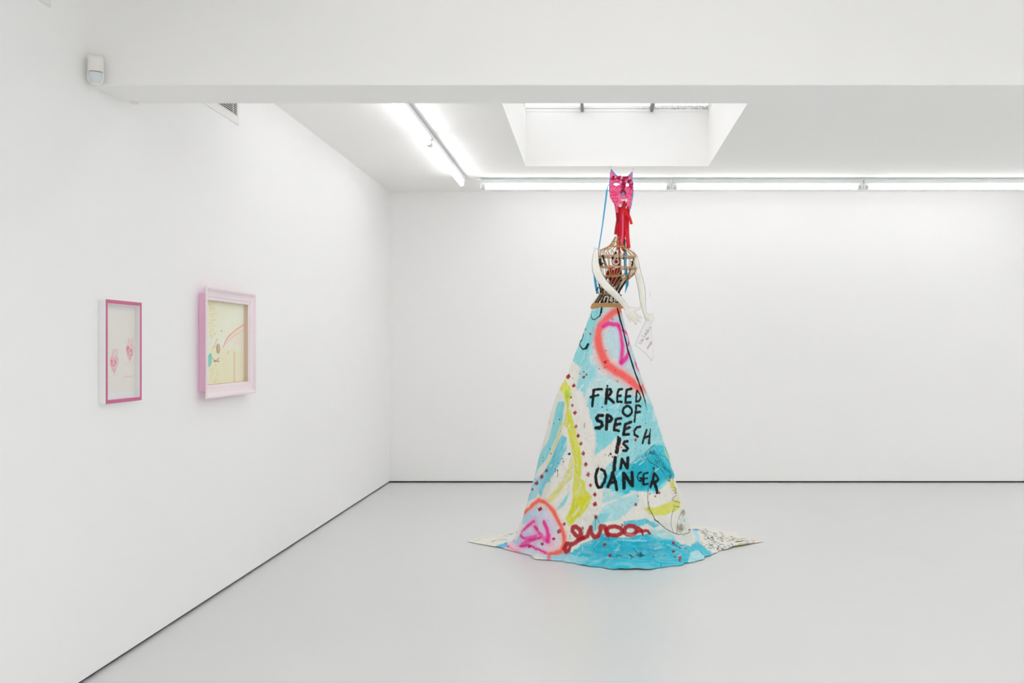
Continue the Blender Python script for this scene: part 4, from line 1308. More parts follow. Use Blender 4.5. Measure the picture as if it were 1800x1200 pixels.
NC = 21
for k in range(NC):
    phi = 360 * k / NC + 6
    ys = [416, 420, 424, 428, 432, 436, 440, 444, 450, 457, 464, 470, 475, 480, 484, 488, 493, 500, 508, 517, 523, 530, 536, 540]
    if k % 2:
        ys = [y for y in ys if y >= 432]
    pts = [body(y, phi - 4 * math.sin((y - 450) / 40)) for y in ys]
    MB().tube(pts, .0024, 6).build('cane', M_CANE, mann, smooth=True)
for k in range(11):                                        # black uprights beside the canes
    phi = (-66, -44, -20, 8, 34, 56, 74, 120, 160, 200, 240)[k]
    ys = [488, 494, 500, 508, 517, 523, 530, 536] if k % 2 else [498, 508, 517, 523, 530, 536]
    o = MB().tube([body(y, phi) * 1.0 + Vector((0, .004, 0)) for y in ys], .0050, 6).build('cane', M_CANEB, mann, smooth=True)
    o['label'] = 'black painted cane'


def hoop(yf, r, sag=None, twin=0.0, name='hoop'):
    n = 48
    out = []
    for off in ((-twin, twin) if twin else (0,)):
        b = MB().tube([body(yf(360 * k / n) + off, 360 * k / n) + (body(yf(360 * k / n) + off, 360 * k / n) - Vector((body(yf(0), 0).x * .5 + body(yf(0), 180).x * .5, ZS, body(yf(360 * k / n) + off, 0).z))).normalized() * .002 for k in range(n)], r, 6, closed=True)
        out.append(b.build(name, M_CANE, mann, smooth=True))
    return out


hoop(lambda p: 424.5, .0024)
hoop(lambda p: 433 + 1.5 * math.cos(math.radians(p)), .0026, twin=.5)
hoop(lambda p: 451.5 + 1.0 * math.sin(math.radians(p)), .0026, twin=.8)
hoop(lambda p: 470.5 + 2.0 * math.sin(math.radians(p)), .0027, twin=.9)
hoop(lambda p: 487.5 + 1.8 * math.sin(math.radians(p)) - 3.2 * math.exp(-(((p + 180) % 360 - 180 - 18) / 14) ** 2), .0028, twin=.8)
hoop(lambda p: 516.5, .0032, twin=.7)
for y in (534.2, 536.0, 537.8, 539.6, 541.0):
    hoop(lambda p, y=y: y, .0044, name='rim_coil')
for k in range(60):                                        # weave of the rim
    p = 360 * k / 60
    MB().tube([body(533.8, p) + Vector((math.sin(math.radians(p)) * .004, -math.cos(math.radians(p)) * .004, 0)), body(541.3, p + 4) + Vector((math.sin(math.radians(p)) * .006, -math.cos(math.radians(p)) * .006, 0))], .0024, 5).build('rim_stitch', M_CANE, mann)
# lattice between neck and shoulders, and the curved wires of the two cups
for p in (-64, -50, -36, -22, 36, 50, 64):
    MB().tube([body(y, p + (y - 433) * .8) for y in (428, 433, 438, 443, 451)], .0022, 5).build('cane', M_CANE, mann, smooth=True)
for c0, dx in ((-14, 0), (52, 0)):
    for rr_ in (10, 20):
        MB().tube([body(471 + 16 * math.sin(t), c0 + rr_ * math.cos(t)) for t in np.linspace(0, math.pi, 12)], .0024, 5).build('cup_wire', M_CANE, mann, smooth=True)


def flat_strip(pts, wid, Yfun, name, m, parent, thick=.0016, curl=0.0, seg=4):
    """ribbon of a given width (photo px) following points (x, y[, depth])"""
    P3 = []
    # resample smoothly
    n = len(pts)
    fine = []
    for i in range(n - 1):
        p0 = pts[max(i - 1, 0)]; p1_ = pts[i]; p2_ = pts[i + 1]; p3 = pts[min(i + 2, n - 1)]
        for k in range(6):
            t = k / 6
            fine.append(tuple(.5 * ((2 * p1_[j]) + (-p0[j] + p2_[j]) * t + (2 * p0[j] - 5 * p1_[j] + 4 * p2_[j] - p3[j]) * t * t + (-p0[j] + 3 * p1_[j] - 3 * p2_[j] + p3[j]) * t ** 3) for j in (0, 1)))
    fine.append((pts[-1][0], pts[-1][1]))
    b = MB()
    m_ = len(fine)
    for i, (x, y) in enumerate(fine):
        q = fine[min(i + 1, m_ - 1)]; o_ = fine[max(i - 1, 0)]
        tx, ty = q[0] - o_[0], q[1] - o_[1]
        L = math.hypot(tx, ty) + 1e-9
        nx, ny = -ty / L, tx / L
        t = i / (m_ - 1)
        ww = wid(t) if callable(wid) else wid
        Y = Yfun(t) if callable(Yfun) else Yfun
        for k in range(seg + 1):
            u = k / seg - .5
            c = at(x + nx * ww * u, y + ny * ww * u, Y + curl * math.sin(u * math.pi * 1.6 + t * 5) * UPX * ww)
            b.v.append(tuple(c))
    for i in range(m_ - 1):
        for k in range(seg):
            a = i * (seg + 1) + k
            b.f.append((a, a + 1, a + seg + 2, a + seg + 1))
    o = b.build(name, m, parent, smooth=True)
    s = o.modifiers.new('thickness', 'SOLIDIFY'); s.thickness = thick; s.offset = 0
    return o


k2 = lambda X_, Y_: (1000 + X_ / 10, 400 + Y_ / 10)
k3 = lambda X_, Y_: (1000 + X_ / 7.5, 500 + Y_ / 7.5)
k1 = lambda X_, Y_: (980 + X_ / 7.5, 280 + Y_ / 7.5)
straps = [([(590, 480), (620, 570), (655, 690)], 4.0, -.055), ([(540, 540), (548, 600), (560, 665)], 4.5, -.03), ([(604, 620), (570, 650), (535, 668)], 3.0, -.05),
          ([(832, 425), (795, 480), (755, 545)], 3.6, -.05), ([(885, 380), (900, 560), (905, 740), (915, 900)], 3.2, -.03), ([(985, 200), (975, 380), (955, 560)], 1.8, -.03),
          ([(1195, 515), (1150, 545), (1140, 575)], 4.0, -.02), ([(1105, 585), (1120, 620), (1095, 700), (1060, 800), (1020, 890)], 3.4, -.05),
          ([(1000, 930), (930, 1050), (870, 1150), (925, 1200)], 3.0, -.055), ([(930, 910), (880, 1020), (830, 1115)], 2.8, -.05),
          ([(520, 950), (545, 1060), (560, 1150)], 2.4, -.055), ([(590, 1050), (600, 1110), (600, 1165)], 2.4, -.055), ([(720, 940), (760, 1040), (790, 1090)], 2.2, -.045)]
for pts, wd, dy in straps:
    o = flat_strip([k2(*p) for p in pts], wd, ZS + dy, 'strap', M_STRAP, mann)
    o['label'] = 'black painted tape'
# black band with white marks inside the waist
b = MB()
for j, y in enumerate((519.5, 532.5)):
    for k in range(41):
        p = -88 + 176 * k / 40
        v = body(y, p); c_ = body(y, 0); cxm = (body(y, 90).x + body(y, -90).x) / 2
        b.v.append((cxm + (v.x - cxm) * .86, ZS + (v.y - ZS) * .86, v.z))
b.f = [(k, k + 1, 42 + k, 41 + k) for k in range(40)]
o = b.build('waist_band', M_STRAP, mann, smooth=True)
s = o.modifiers.new('thickness', 'SOLIDIFY'); s.thickness = .002; s.offset = -1
o['label'] = 'black band with white letters inside the waist'
M_CHALK = mat('white_marking', (.92, .92, .90), .6)
glyphs = [[(425, 185), (440, 180)], [(458, 215), (480, 150)], [(545, 170), (560, 160), (572, 172), (556, 188), (540, 202), (555, 218), (575, 210), (556, 190), (545, 170)],
          [(600, 165), (600, 225)], [(625, 160), (622, 225)], [(600, 195), (625, 192)], [(490, 165), (515, 150)], [(500, 240), (520, 160)], [(640, 190), (655, 225)], [(585, 238), (610, 240)], [(400, 245), (418, 205)]]
for q in glyphs:
    flat_strip([k3(*p) for p in q], 1.6, ZS - .0745, 'letter_stroke', M_CHALK, mann, thick=.001)


# arms: stuffed cut-out canvas, one continuous skin each
def grown(name, chains, parent, m, flat, yfun, base_col, line_col, voxel=.0022, seed=1):
    """balls along tapering chains (photo px: x, y, radius) fused into one skin, pressed flat, seam drawn round the edge"""
    b = MB()
    for ch in chains:
        for i in range(len(ch) - 1):
            x0, y0, r0 = ch[i]; x1, y1, r1 = ch[i + 1]
            n = max(2, int(math.hypot(x1 - x0, y1 - y0) / max(.35, min(r0, r1) * .35)))
            for k in range(n + 1):
                t = k / n
                b.ball(((x0 + (x1 - x0) * t) * UPX, 0, -(y0 + (y1 - y0) * t) * UPX), (r0 + (r1 - r0) * t) * UPX, 12, 8)
    me = bpy.data.meshes.new('tmp')
    me.from_pydata(b.v, [], b.f)
    o = bpy.data.objects.new('tmp', me)
    COL.objects.link(o)
    md = o.modifiers.new('fuse', 'REMESH'); md.mode = 'VOXEL'; md.voxel_size = voxel
    sm = o.modifiers.new('smooth', 'SMOOTH'); sm.factor = .5; sm.iterations = 4
    dg = bpy.context.evaluated_depsgraph_get()
    me2 = bpy.data.meshes.new_from_object(o.evaluated_get(dg))
    bpy.data.objects.remove(o); bpy.data.meshes.remove(me)
    n = len(me2.vertices)
    co = np.empty(n * 3); me2.vertices.foreach_get('co', co); co = co.reshape(-1, 3)
    px, py = co[:, 0] / UPX, -co[:, 2] / UPX
    th_ = co[:, 1]
    me2.update()
    nn = np.empty(n * 3); me2.vertices.foreach_get('normal', nn); ny_ = np.abs(nn.reshape(-1, 3)[:, 1])
    seam = np.clip((.52 - ny_) / .10, 0, 1)
    Y = np.array([yfun(a, c) for a, c in zip(px, py)]) + th_ * flat
    new = np.stack([(px - VX) * Y / F, Y, CZ - (py - VY) * Y / F], 1)
    me2.vertices.foreach_set('co', (new - np.array(origin(parent))).ravel())
    me2.update()
    base = np.array(lin(base_col)); line = np.array(lin(line_col))
    nz = fbm(px / 5, py / 5, seed, 3)[:, None]
    c = base * (.93 + .12 * nz)
    # a few faint darker lines across the cloth
    ln = np.abs(vnoise(px / 7, py / 16, seed + 3) - .5)
    c = c * (1 - .16 * np.clip(1 - ln / .018, 0, 1)[:, None])
    c = c * (1 - seam[:, None] * .85) + line * seam[:, None] * .85
    set_paint(me2, np.clip(c, 0, 1))
    me2.name = name
    return link(name, me2, m, parent, smooth=True)


M_ARM = paint_mat('calico', .85, .1, 500)
CAL = (.93, .922, .885)
PENC = (.42, .41, .39)


def y_arm1(x, y):
    return ZS + float(np.interp(y, [436, 450, 480, 510, 530, 545, 575], [-.03, -.06, -.12, -.145, -.135, -.13, -.13]))


def y_arm2(x, y):
    return ZS + float(np.interp(y, [445, 480, 520, 550, 575], [-.02, -.05, -.07, -.08, -.085]))


arm1 = grown('arm', [
    [(1048, 440, 3.6), (1047, 450, 5.6), (1046.5, 462, 6.6), (1048.5, 475, 7.8), (1054, 488, 7.9), (1063, 500, 7.4), (1074, 511, 7.0), (1084, 520, 6.2), (1093, 530, 5.2), (1099, 538, 4.4), (1104, 545, 4.8)],
    [(1103, 545, 5.0), (1108, 549, 6.6), (1112, 553.0, 6.2)], [(1101, 546, 3.4), (1106, 555, 4.0), (1110, 556, 4.6)],
    [(1106, 543, 4.0), (1112, 543.4, 3.2), (1118, 543.6, 2.6), (1122.5, 542.6, 2.1), (1125.0, 541, 1.6)],
    [(1112, 551, 3.4), (1118, 554, 2.4), (1123.5, 556.4, 2.1), (1127.6, 558.2, 1.7)],
    [(1112, 554, 3.0), (1117, 558.5, 2.4), (1122, 562.8, 2.1), (1125.4, 565.4, 1.7)],
    [(1110, 556, 2.8), (1113, 561, 2.3), (1116, 565.5, 2.2), (1118.0, 568.8, 2.0)],
    [(1106.0, 557, 2.6), (1107.0, 561.5, 1.9), (1108.4, 565.2, 1.5)]], mann, M_ARM, .45, y_arm1, CAL, PENC, seed=3)
arm1['label'] = 'flat cream canvas arm bent across the waist, hand spread'
b = MB()
for (x, y), r_ in (((1117.6, 568.6), 1.1),):
    b.ball(at(x, y, y_arm1(x, y) - .0035), r_ * UPX, 10, 6, (1, .35, .9))
b.build('fingernail', mat('pink_nail', (.90, .72, .68), .5), arm1, smooth=True)
MB().ball(at(1108.4, 560.5, y_arm1(1108, 560) - .004), 1.0 * UPX, 10, 6, (1.1, .35, .6)).build('ring', mat('yellow_ring', (.85, .83, .35), .5), arm1, smooth=True)
arm2 = grown('arm', [
    [(1117, 452, 3.4), (1119, 462, 4.6), (1121, 478, 5.8), (1124.5, 492, 6.4), (1127.5, 505, 6.4), (1129.2, 517, 6.0), (1130, 530, 5.4), (1131.5, 541, 4.2), (1133.4, 549, 3.2), (1136, 554.5, 3.6)],
    [(1137.5, 556.5, 5.0), (1141, 558, 6.0), (1143, 559.5, 5.4)],
    [(1136.5, 558, 3.0), (1136.8, 562.5, 2.6), (1138.0, 565.2, 2.0)], [(1140, 557, 2.8), (1140.6, 563, 2.5), (1141.4, 566.2, 2.0)], [(1143.6, 557, 2.6), (1144.6, 562.6, 2.4), (1145.0, 566, 1.9)],
    [(1146, 557.5, 2.4), (1147.4, 561.4, 2.0), (1147.6, 564, 1.5)], [(1142, 555, 2.8), (1145.4, 553, 1.8), (1147.6, 551.4, 1.3)]], mann, M_ARM, .45, y_arm2, CAL, PENC, seed=8)
arm2['label'] = 'flat cream canvas arm hanging straight, fist closed on a paper note'
for q in ([(1043, 437), (1045, 434.5), (1046.5, 436.5), (1045, 438.5)], [(1046, 438), (1050, 435.5), (1053, 437)], [(1141, 513), (1143, 517), (1142.5, 521)], [(1147, 552), (1148, 550.5)]):
    MB().tube([at(x, y, (y_arm1 if x < 1100 else y_arm2)(x, y)) for x, y in q], .0008, 5).build('loose_thread', mat('grey_thread', (.55, .52, .46), .7), mann, smooth=True)


# ------------------------------------------------------------------ flat cut pieces: a grid kept inside an outline
def inside(poly, x, y):
    r = np.zeros(x.shape, bool)
    n = len(poly)
    for i in range(n):
        (x0, y0), (x1, y1) = poly[i], poly[(i + 1) % n]
        c = (y0 > y) != (y1 > y)
        r ^= c & (x < x0 + (y - y0) / (y1 - y0 + 1e-12) * (x1 - x0))
    return r


def cut(name, poly, holes, step, Yfun, parent, m, thick, painter=None, base=(1, 1, 1), offset=0):
    xs_ = [p[0] for p in poly]; ys_ = [p[1] for p in poly]
    gx = np.arange(min(xs_) - step, max(xs_) + step * 1.5, step); gy = np.arange(min(ys_) - step, max(ys_) + step * 1.5, step)
    GX, GY = np.meshgrid(gx, gy)
    cxm, cym = (GX[:-1, :-1] + GX[1:, 1:]) / 2, (GY[:-1, :-1] + GY[1:, 1:]) / 2
    keep = inside(poly, cxm, cym)
    for h_ in holes:
        keep &= ~inside(h_, cxm, cym)
    idx = np.arange(GX.size).reshape(GX.shape)
    q = np.stack([idx[:-1, :-1], idx[1:, :-1], idx[1:, 1:], idx[:-1, 1:]], -1)[keep]
    used = np.unique(q)
    mp = np.full(GX.size, -1); mp[used] = np.arange(len(used))
    q = mp[q]
    px, py = GX.ravel()[used], GY.ravel()[used]
    Y = Yfun(px, py)
    co = np.stack([(px - VX) * Y / F, Y, CZ - (py - VY) * Y / F], 1) - np.array(origin(parent))
    me = bpy.data.meshes.new(name)
    me.from_pydata(co.tolist(), [], q.tolist())
    if painter:
        cvs = Canvas(np.stack([px * UPX, py * UPX], 1), base, lambda a, c: (a * UPX, c * UPX), UPX)
        painter(cvs)
        set_paint(me, cvs.col)
    o = link(name, me, m, parent, smooth=True)
    s = o.modifiers.new('thickness', 'SOLIDIFY'); s.thickness = thick; s.offset = offset
    return o


# red heart and the ring above it, inside the bust
heart = thing('red_heart', 'dark red cut-out heart with black edges hanging inside the wicker bust', 'ornament', at(1081, 500, ZS - .01))
HY = ZS - .012
hp = [k2(*p) for p in ((690, 712), (755, 688), (820, 712), (880, 700), (925, 750), (935, 840), (905, 930), (860, 1010), (825, 1035), (785, 1030), (735, 960), (680, 880), (650, 845), (665, 780))]
M_PCARD = paint_mat('painted_card', .6, .08, 400)


def heart_paint(c):
    c.poly([k2(*p) for p in ((690, 840), (740, 830), (760, 900), (740, 960), (700, 900))], (.10, .05, .06), .9, .6, 1, 3)
    c.poly([k2(*p) for p in ((890, 860), (935, 780), (930, 900), (870, 1010), (850, 960))], (.12, .05, .06), .9, .6, 1, 4)
    c.poly([k2(*p) for p in ((760, 710), (825, 720), (800, 742), (768, 738))], (.93, .88, .86), .9, .4, .6, 5)
    c.poly([k2(*p) for p in ((680, 730), (715, 735), (690, 755))], (.93, .88, .86), .9, .4, .6, 6)
    c.stroke([k2(*p) for p in ((700, 790), (720, 860))], 1.6, (.1, .05, .05), .9)


cut('heart_body', hp, [], .2, lambda x, y: HY + 0 * x, heart, M_PCARD, .010, heart_paint, (.62, .06, .13))
rp = [k2(*p) for p in ((755, 545), (880, 520), (890, 600), (885, 670), (830, 668), (765, 650), (748, 600))]


def ring_paint(c):
    c.stroke([k2(*p) for p in ring(825, 600, 50, 44, -60, 260)], 2.6, (.94, .92, .90), .97, .2)
    c.poly([k2(*p) for p in ((850, 520), (885, 530), (880, 570), (850, 560))], (.92, .9, .88), .8, .4, .8, 7)
    c.stroke([k2(825, 560), k2(828, 610)], 1.6, (.62, .06, .13), .9)


cut('heart_crown', rp, [], .2, lambda x, y: HY + .002 + 0 * x, heart, M_PCARD, .006, ring_paint, (.60, .07, .13))
MB().tube([at(1083, 452.5, HY), at(1084, 440, HY), at(1086, 425, ZS)], .0012, 5).build('hanging_cord', M_STRAP, heart)

# ------------------------------------------------------------------ the paper note held by the fist
note_root = thing('paper_note', 'translucent white paper note with small red handwriting, hanging from the canvas fist', 'note', at(1136, 566, y_arm2(1136, 566) - .02))
NY = y_arm2(1138, 566) - .020
npoly = [k3(*p) for p in ((1006, 492), (1045, 480), (1085, 495), (1092, 600), (1100, 760), (1117, 900), (1105, 960), (1090, 1012), (1060, 965), (1015, 910), (945, 855), (872, 798), (905, 710), (955, 590))]


def note_paint(c):
    ink = (.55, .32, .30)
    c.stroke(npoly[6:] + npoly[:1], .75, (.50, .34, .32), .95, .3)
    c.stroke(npoly[2:7], .4, (.74, .72, .71), .9, .3)
    for k in range(4):                                    # scallops along the upper left edge
        a = (955 + 13 * k, 585 - 24 * k)
        c.stroke([k3(a[0], a[1]), k3(a[0] - 10, a[1] - 10), k3(a[0] + 4, a[1] - 20)], .6, ink, .9)

    def line(x0, y0, strokes, sc, ang):
        ca, sa = math.cos(ang), math.sin(ang)
        for q in strokes:
            c.stroke([k3(x0 + (x * ca - y * sa) * sc, y0 + (x * sa + y * ca) * sc) for x, y in q], .55, ink, .95, .3, step=1)
    L = [(0, -2), (0, 0), (.9, 0)]
    fnt = {'L': ([L], 1.3), 'i': ([[(0, -1), (0, 0)], [(0, -1.5), (0, -1.4)]], .6), 'k': ([[(0, -1.8), (0, 0)], [(.6, -1), (0, -.4), (.7, 0)]], 1.0), 'e': ([[(0, -.5), (.7, -.5), (.5, -1), (.05, -.8), (.1, -.1), (.7, 0)]], 1.0),
           'a': ([[(.7, -1), (.1, -.8), (.1, -.1), (.7, -.3), (.7, -1), (.8, 0)]], 1.1), 'n': ([[(0, -1), (0, 0)], [(0, -.7), (.4, -1), (.7, -.7), (.7, 0)]], 1.1), 'd': ([[(.7, -.8), (.1, -.8), (.1, -.1), (.7, -.2), (.7, -1.8), (.75, 0)]], 1.1),
           's': ([[(.6, -1), (.1, -.8), (.55, -.4), (.1, 0)]], .9), 't': ([[(.3, -1.6), (.3, 0), (.6, 0)], [(0, -1), (.6, -1)]], .9), 'h': ([[(0, -1.8), (0, 0)], [(0, -.7), (.4, -1), (.6, -.6), (.6, 0)]], 1.0), 'r': ([[(0, -1), (0, 0)], [(0, -.7), (.5, -1)]], .8),
           'g': ([[(.7, -1), (.1, -.8), (.1, -.1), (.7, -.3), (.7, -1), (.6, .8), (0, .7)]], 1.1), 'u': ([[(0, -1), (.1, 0), (.6, -.1), (.6, -1), (.7, 0)]], 1.1), ' ': ([], .8), "'": ([[(0, -1.8), (-.1, -1.4)]], .4)}

    def write(s_, x0, y0, sc, ang):
        x = 0
        for ch in s_:
            st, adv = fnt[ch]
            line(x0, y0, [[(px_ + x, py_) for px_, py_ in q] for q in st], sc, ang)
            x += adv
    write('Like', 950, 782, 20, math.radians(-57))
    write("Lands u", 998, 695, 22, math.radians(-55))
    write('the', 1030, 735, 16, math.radians(-50))
    write('stranger', 1042, 852, 15, math.radians(-60))


cut('paper', npoly, [], .32, lambda x, y: NY + .012 * np.sin((y - 566) / 22) + .006 * np.sin((x - 1117) / 9), note_root, paint_mat('tracing_paper', .6, .03, 200, translucent=.15), .0006, note_paint, (.975, .97, .975))

# ------------------------------------------------------------------ the hanging mask
MY = ZS - .02
mask = thing('hanging_mask', 'pink scaled animal mask with pom-pom brow, fangs and long red ribbons, hung above the bust', 'mask', at(1092, 345, MY))
msk = [k1(*p) for p in ((708, 122), (740, 165), (775, 205), (805, 222), (850, 226), (900, 226), (930, 216), (962, 185), (986, 155), (990, 200), (984, 262), (996, 320), (1003, 380), (999, 450), (990, 510), (980, 570), (972, 620), (962, 655), (945, 648), (922, 640), (908, 600), (903, 558), (926, 545), (930, 516), (828, 516), (838, 548), (862, 556), (858, 600), (828, 632), (800, 612), (770, 608), (740, 580), (715, 540), (695, 490), (682, 430), (678, 370), (684, 310), (690, 250), (694, 190))]
eyeL = [k1(*p) for p in ((735, 328), (752, 315), (780, 311), (805, 318), (820, 328), (800, 340), (775, 345), (750, 340))]
eyeR = [k1(*p) for p in ((900, 336), (906, 320), (920, 314), (938, 326), (944, 342), (930, 358), (912, 366), (902, 352))]
mcx = 1091.5


def ymask(x, y):
    return MY + .00010 * (x - mcx) ** 2 - .00006 * (y - 330) * 1.0


M_BLUE = mat('blue_card', (.30, .56, .76), .6)
M_PINK = mat('pink_felt', (1.0, .41, .62), .8, noise=.08, nscale=120)
pinks = [mat('pink_felt_%d' % i, c_, .8, noise=.06, nscale=120) for i, c_ in enumerate(((1.0, .44, .65), (1.0, .38, .60), (1.0, .53, .72), (.95, .30, .52)))]
cut('mask_base', msk, [eyeL, eyeR], .3, ymask, mask, M_BLUE, .003)
gr = lambda poly, k: [(x + (mcx - x) * k, y + (330 - y) * k * .6) for x, y in poly]


def scaled(poly, k):
    cx_ = sum(p[0] for p in poly) / len(poly); cy_ = sum(p[1] for p in poly) / len(poly)
    return [(cx_ + (x - cx_) * k, cy_ + (y - cy_) * k) for x, y in poly]


# felt face: ears, brow and cheeks, cut in from the blue edge
face = [k1(*p) for p in ((710, 150), (742, 195), (780, 228), (810, 240), (910, 240), (935, 232), (960, 205), (980, 178), (978, 225), (966, 262), (975, 300), (992, 330), (992, 380), (978, 450), (972, 520), (962, 570), (965, 620), (955, 640), (930, 634), (914, 600), (908, 560), (928, 548), (930, 516), (828, 516), (838, 545), (860, 556), (856, 596), (828, 628), (802, 608), (772, 602), (745, 575), (722, 535), (702, 485), (690, 420), (692, 340), (698, 280), (700, 210))]
cut('felt_face', face, [scaled(eyeL, 1.25), scaled(eyeR, 1.22)], .3, lambda x, y: ymask(x, y) - .0036, mask, M_PINK, .002)
# overlapping felt scales, far too small to pick out one by one
sr = random.Random(5)
buckets = [MB() for _ in pinks]
row = 0
yq = 637
while yq > 362:
    xq = 690 + (12 if row % 2 else 0)
    while xq < 990:
        x, y = k1(xq + sr.uniform(-3, 3), yq + sr.uniform(-3, 3))
        ok = inside(face, np.array([x]), np.array([y - 1.2]))[0] and not (822 < xq < 918 and 372 < yq < 478)
        if ok:
            b = buckets[sr.randrange(4)]
            c = at(x, y, float(ymask(x, y)) - .0052)
            n = len(b.v); r_ = 2.3 * UPX
            b.v.append((c.x, c.y - .0022, c.z - r_ * .2))
            for k in range(10):
                a = 2 * math.pi * k / 10
                b.v.append((c.x + r_ * math.cos(a), c.y + (-.0060 if math.sin(a) < 0 else .0016), c.z + r_ * math.sin(a) * .95))
            b.f += [(n, n + 1 + k, n + 1 + (k + 1) % 10) for k in range(10)]
        xq += 25
    yq -= 21
    row += 1
for b, m in zip(buckets, pinks):
    o = b.build('felt_scales', m, mask, kind='stuff')
    s = o.modifiers.new('thickness', 'SOLIDIFY'); s.thickness = .0012
# nose
M_DRED = mat('dark_red_felt', (.52, .08, .16), .8, noise=.1, nscale=120)
cut('nose', [k1(*p) for p in ((868, 375), (900, 430), (908, 458), (890, 470), (850, 468), (832, 440), (836, 410))], [], .3, lambda x, y: ymask(x, y) - .009 - .004 * np.exp(-((x - 1096) / 3) ** 2), mask, M_DRED, .003)
cut('nose_tip', [k1(*p) for p in ((864, 428), (888, 458), (880, 472), (850, 470), (838, 462))], [], .3, lambda x, y: ymask(x, y) - .014, mask, mat('grey_blue_felt', (.52, .57, .70), .8), .003)
# pom-poms of the brow
pom_cols = [mat('magenta_pompom', (.80, .08, .38), .95, noise=.2, nscale=400, bump=.5, bscale=500), mat('wine_pompom', (.62, .06, .22), .95, noise=.2, nscale=400, bump=.5, bscale=500), mat('rose_pompom', (.92, .42, .60), .95, noise=.12, nscale=400, bump=.5, bscale=500), mat('pale_pink_pompom', (.95, .60, .74), .95, noise=.1, nscale=400, bump=.5, bscale=500)]
pom_meshes = []
poms = [(712, 238, 2.3, 2), (738, 232, 2.4, 1), (728, 258, 2.2, 0), (765, 240, 2.1, 3), (752, 265, 2.0, 0), (792, 240, 2.3, 0), (822, 232, 2.5, 0), (808, 252, 2.1, 1), (845, 250, 2.5, 3), (872, 240, 2.2, 1), (862, 272, 2.2, 1), (898, 240, 2.3, 1), (885, 262, 2.1, 0), (920, 240, 2.2, 1), (915, 262, 2.0, 2), (942, 258, 2.2, 3), (960, 275, 2.0, 1), (938, 290, 2.2, 1), (902, 290, 2.3, 3), (875, 295, 2.2, 0), (835, 305, 2.6, 3), (858, 318, 2.2, 1), (882, 322, 2.2, 1), (888, 345, 2.0, 1), (858, 355, 2.6, 0), (878, 365, 1.9, 1), (965, 312, 2.4, 2), (985, 325, 2.2, 1), (960, 350, 2.3, 0), (985, 352, 2.3, 2), (972, 370, 2.0, 0), (780, 275, 2.3, 2), (800, 278, 2.0, 2), (715, 262, 1.8, 0)]
for xq, yq, r_, ci in poms:
    x, y = k1(xq, yq)
    b = MB().ball(at(x, y, float(ymask(x, y)) - .011), r_ * UPX, 12, 9)
    b.v = [tuple(Vector(v) + Vector((sr.uniform(-1, 1), sr.uniform(-1, 1), sr.uniform(-1, 1))) * .0008) for v in b.v]
    b.build('pompom', pom_cols[ci], mask, smooth=True)
# felt brows over the eye
for q in (((728, 292), (755, 280), (785, 283)), ((700, 300), (712, 345), (735, 362))):
    flat_strip([k1(*p) for p in q], 2.6, MY - .006, 'felt_strip', pinks[1], mask)
# fangs
M_TOOTH = mat('ivory_felt', (.93, .84, .76), .7)
teeth = [(828, 516, 13, 24), (845, 516, 13, 30), (862, 516, 14, 26), (880, 516, 14, 34), (898, 516, 14, 34), (916, 516, 15, 38)]
for x, y, wq, hq in teeth:
    cut('tooth', [k1(*p) for p in ((x, y), (x + wq, y), (x + wq * .9, y + hq * .7), (x + wq * .5, y + hq), (x + wq * .1, y + hq * .7))], [], .2, lambda a, c: ymask(a, c) - .009, mask, M_TOOTH, .003)
for q in (((795, 575), (806, 600), (820, 596), (822, 576), (834, 596), (852, 600), (850, 612), (832, 630), (818, 626), (804, 606)), ((908, 608), (916, 628), (908, 648), (898, 640))):
    cut('tooth', [k1(*p) for p in q], [], .2, lambda a, c: ymask(a, c) - .011, mask, M_TOOTH, .003)
# ribbons out of the mouth
M_R1 = mat('crimson_ribbon', (.90, .02, .13), .55, noise=.06)
M_R2 = mat('raspberry_ribbon', (.89, .06, .24), .55, noise=.06)
M_R3 = mat('wine_ribbon', (.66, .05, .14), .6, noise=.06)
M_R4 = mat('pink_ribbon', (.93, .36, .50), .6, noise=.06)
rib = [([(872, 548), (880, 590), (872, 650), (868, 720)], 5.5, M_R3, -.004), ([(815, 560), (796, 650), (790, 720), (800, 900), (805, 1050), (806, 1190)], 5.2, M_R1, .006),
       ([(835, 570), (828, 660), (830, 780), (832, 950), (845, 1080), (850, 1170)], 5.0, M_R2, .004), ([(874, 575), (868, 660), (872, 800), (878, 950), (868, 1080), (872, 1205)], 5.6, M_R2, .002),
       ([(896, 580), (898, 670), (905, 800), (912, 950), (925, 1070), (935, 1175)], 5.6, M_R1, .001), ([(925, 610), (925, 700), (926, 850), (930, 1000), (945, 1165)], 4.6, M_R1, .007),
       ([(770, 605), (783, 690), (792, 790), (775, 900), (763, 990)], 4.6, M_R3, .002), ([(780, 610), (784, 660), (786, 705)], 4.4, M_R4, -.010),
       ([(868, 640), (905, 700), (940, 745), (958, 790), (976, 855)], 4.6, M_R1, -.030), ([(860, 680), (862, 820), (858, 980), (845, 1120)], 3.2, M_R4, -.022),
       ([(846, 650), (870, 690), (915, 735), (945, 748)], 5.0, M_R1, -.026), ([(940, 655), (936, 700), (940, 745)], 4, M_R3, -.002), ([(775, 820), (788, 930), (800, 1010)], 2.2, M_R3, .004)]
for pts, wd, m, dy in rib:
    flat_strip([k1(*p) for p in pts], wd, MY + dy, 'ribbon', m, mask, thick=.0012, curl=.28)
flat_strip([k2(*p) for p in ((885, 380), (875, 420), (870, 472))], 2.0, MY - .03, 'ribbon', M_R1, mann)
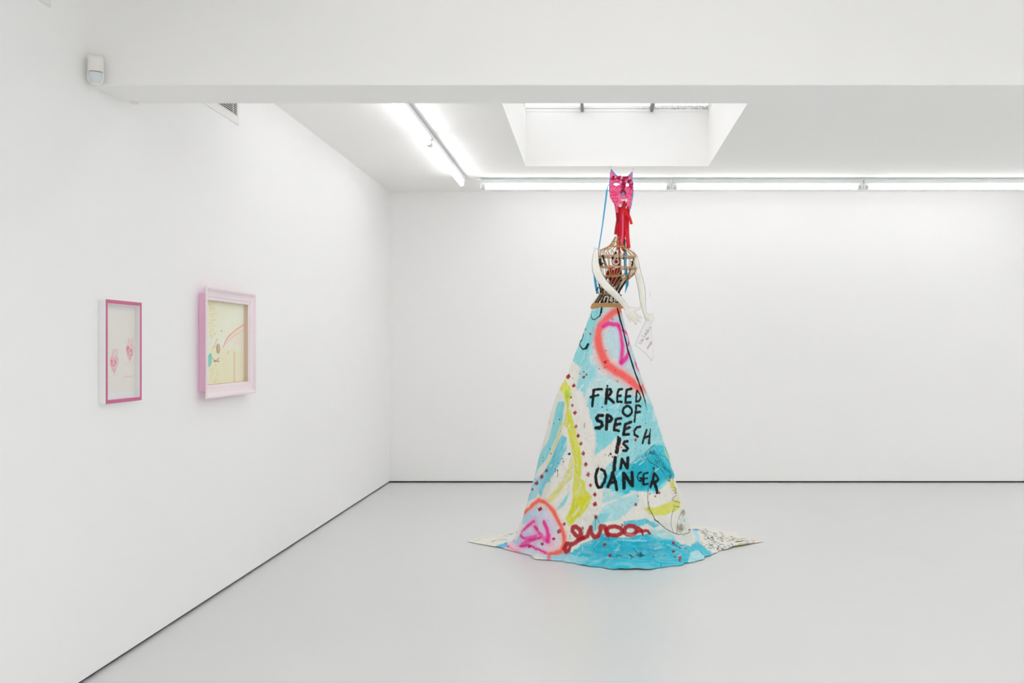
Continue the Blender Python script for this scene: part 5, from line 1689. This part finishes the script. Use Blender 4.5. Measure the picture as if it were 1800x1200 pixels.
# long blue ribbons from the two temples
M_BR = mat('sky_blue_ribbon', (.03, .66, .87), .5, noise=.05)
M_BR2 = mat('faded_blue_ribbon', (.60, .76, .84), .5, noise=.05)
o = flat_strip([k1(*p) for p in ((676, 330), (655, 390), (638, 520), (615, 700), (588, 900), (545, 1170))], lambda t: 1.6 + 1.8 * math.sin(min(1, t * 3) * 1.57) - 1.6 * t, lambda t: ZS - .01 + .05 * t, 'blue_ribbon', M_BR, mask)
o['label'] = 'sky blue ribbon hanging down to the shoulder'
o = flat_strip([(1053, 436), (1047, 452), (1044.5, 475), (1045.6, 490), (1047.5, 502), (1050.4, 516)], lambda t: 1.4 + 3.6 * t, lambda t: ZS + .02 - .02 * t, 'blue_ribbon', M_BR, mann)
flat_strip([k2(*p) for p in ((478, 1100), (500, 1075), (522, 1045))], 2.2, ZS - .006, 'ribbon_band', M_STRAP, mann)
o = flat_strip([k2(*p) for p in ((985, 385), (995, 480), (990, 620), (1003, 760), (1020, 880), (1026, 980), (1010, 1060), (985, 1155))], lambda t: 5.0 if t < .75 else 5.0 * (1 - t) / .25 + .4, ZS + .01, 'blue_ribbon', M_BR, mann)
flat_strip([k2(*p) for p in ((990, 210), (985, 300), (985, 400))], 3, ZS - .005, 'blue_ribbon', M_BR2, mann)

# ------------------------------------------------------------------ hanging lines
eL, eR = k1(704, 96), k1(995, 131)
for pa, pb, lab in ((at(*eL, MY), Vector((-.51, 6.69, SZ - .03)), 'thin clear line from the mask up into the skylight, leaning left'), (at(*eR, MY), Vector((SX1 - .001, 6.69, 3.35)), 'thin clear line from the mask up into the skylight, leaning right')):
    mid = (pa + pb) / 2 - Vector((0, 0, .004))
    tag(MB().tube([pa, mid, pb], .0011, 5).build('hanging_line', M_WIRE), lab, 'line', 'lines holding the mask')
tie = MB().tube([at(*k1(706, 128), MY), at(*eL, MY), at(*k1(850, 112), MY), at(*eR, MY), at(*k1(986, 160), MY)], .0010, 5).build('tie_string', M_WIRE, mask)
for q in (eL, eR):
    MB().ball(at(*q, MY), .0032, 8, 6).build('knot', mat('tan_knot', (.80, .70, .55), .7), tie)
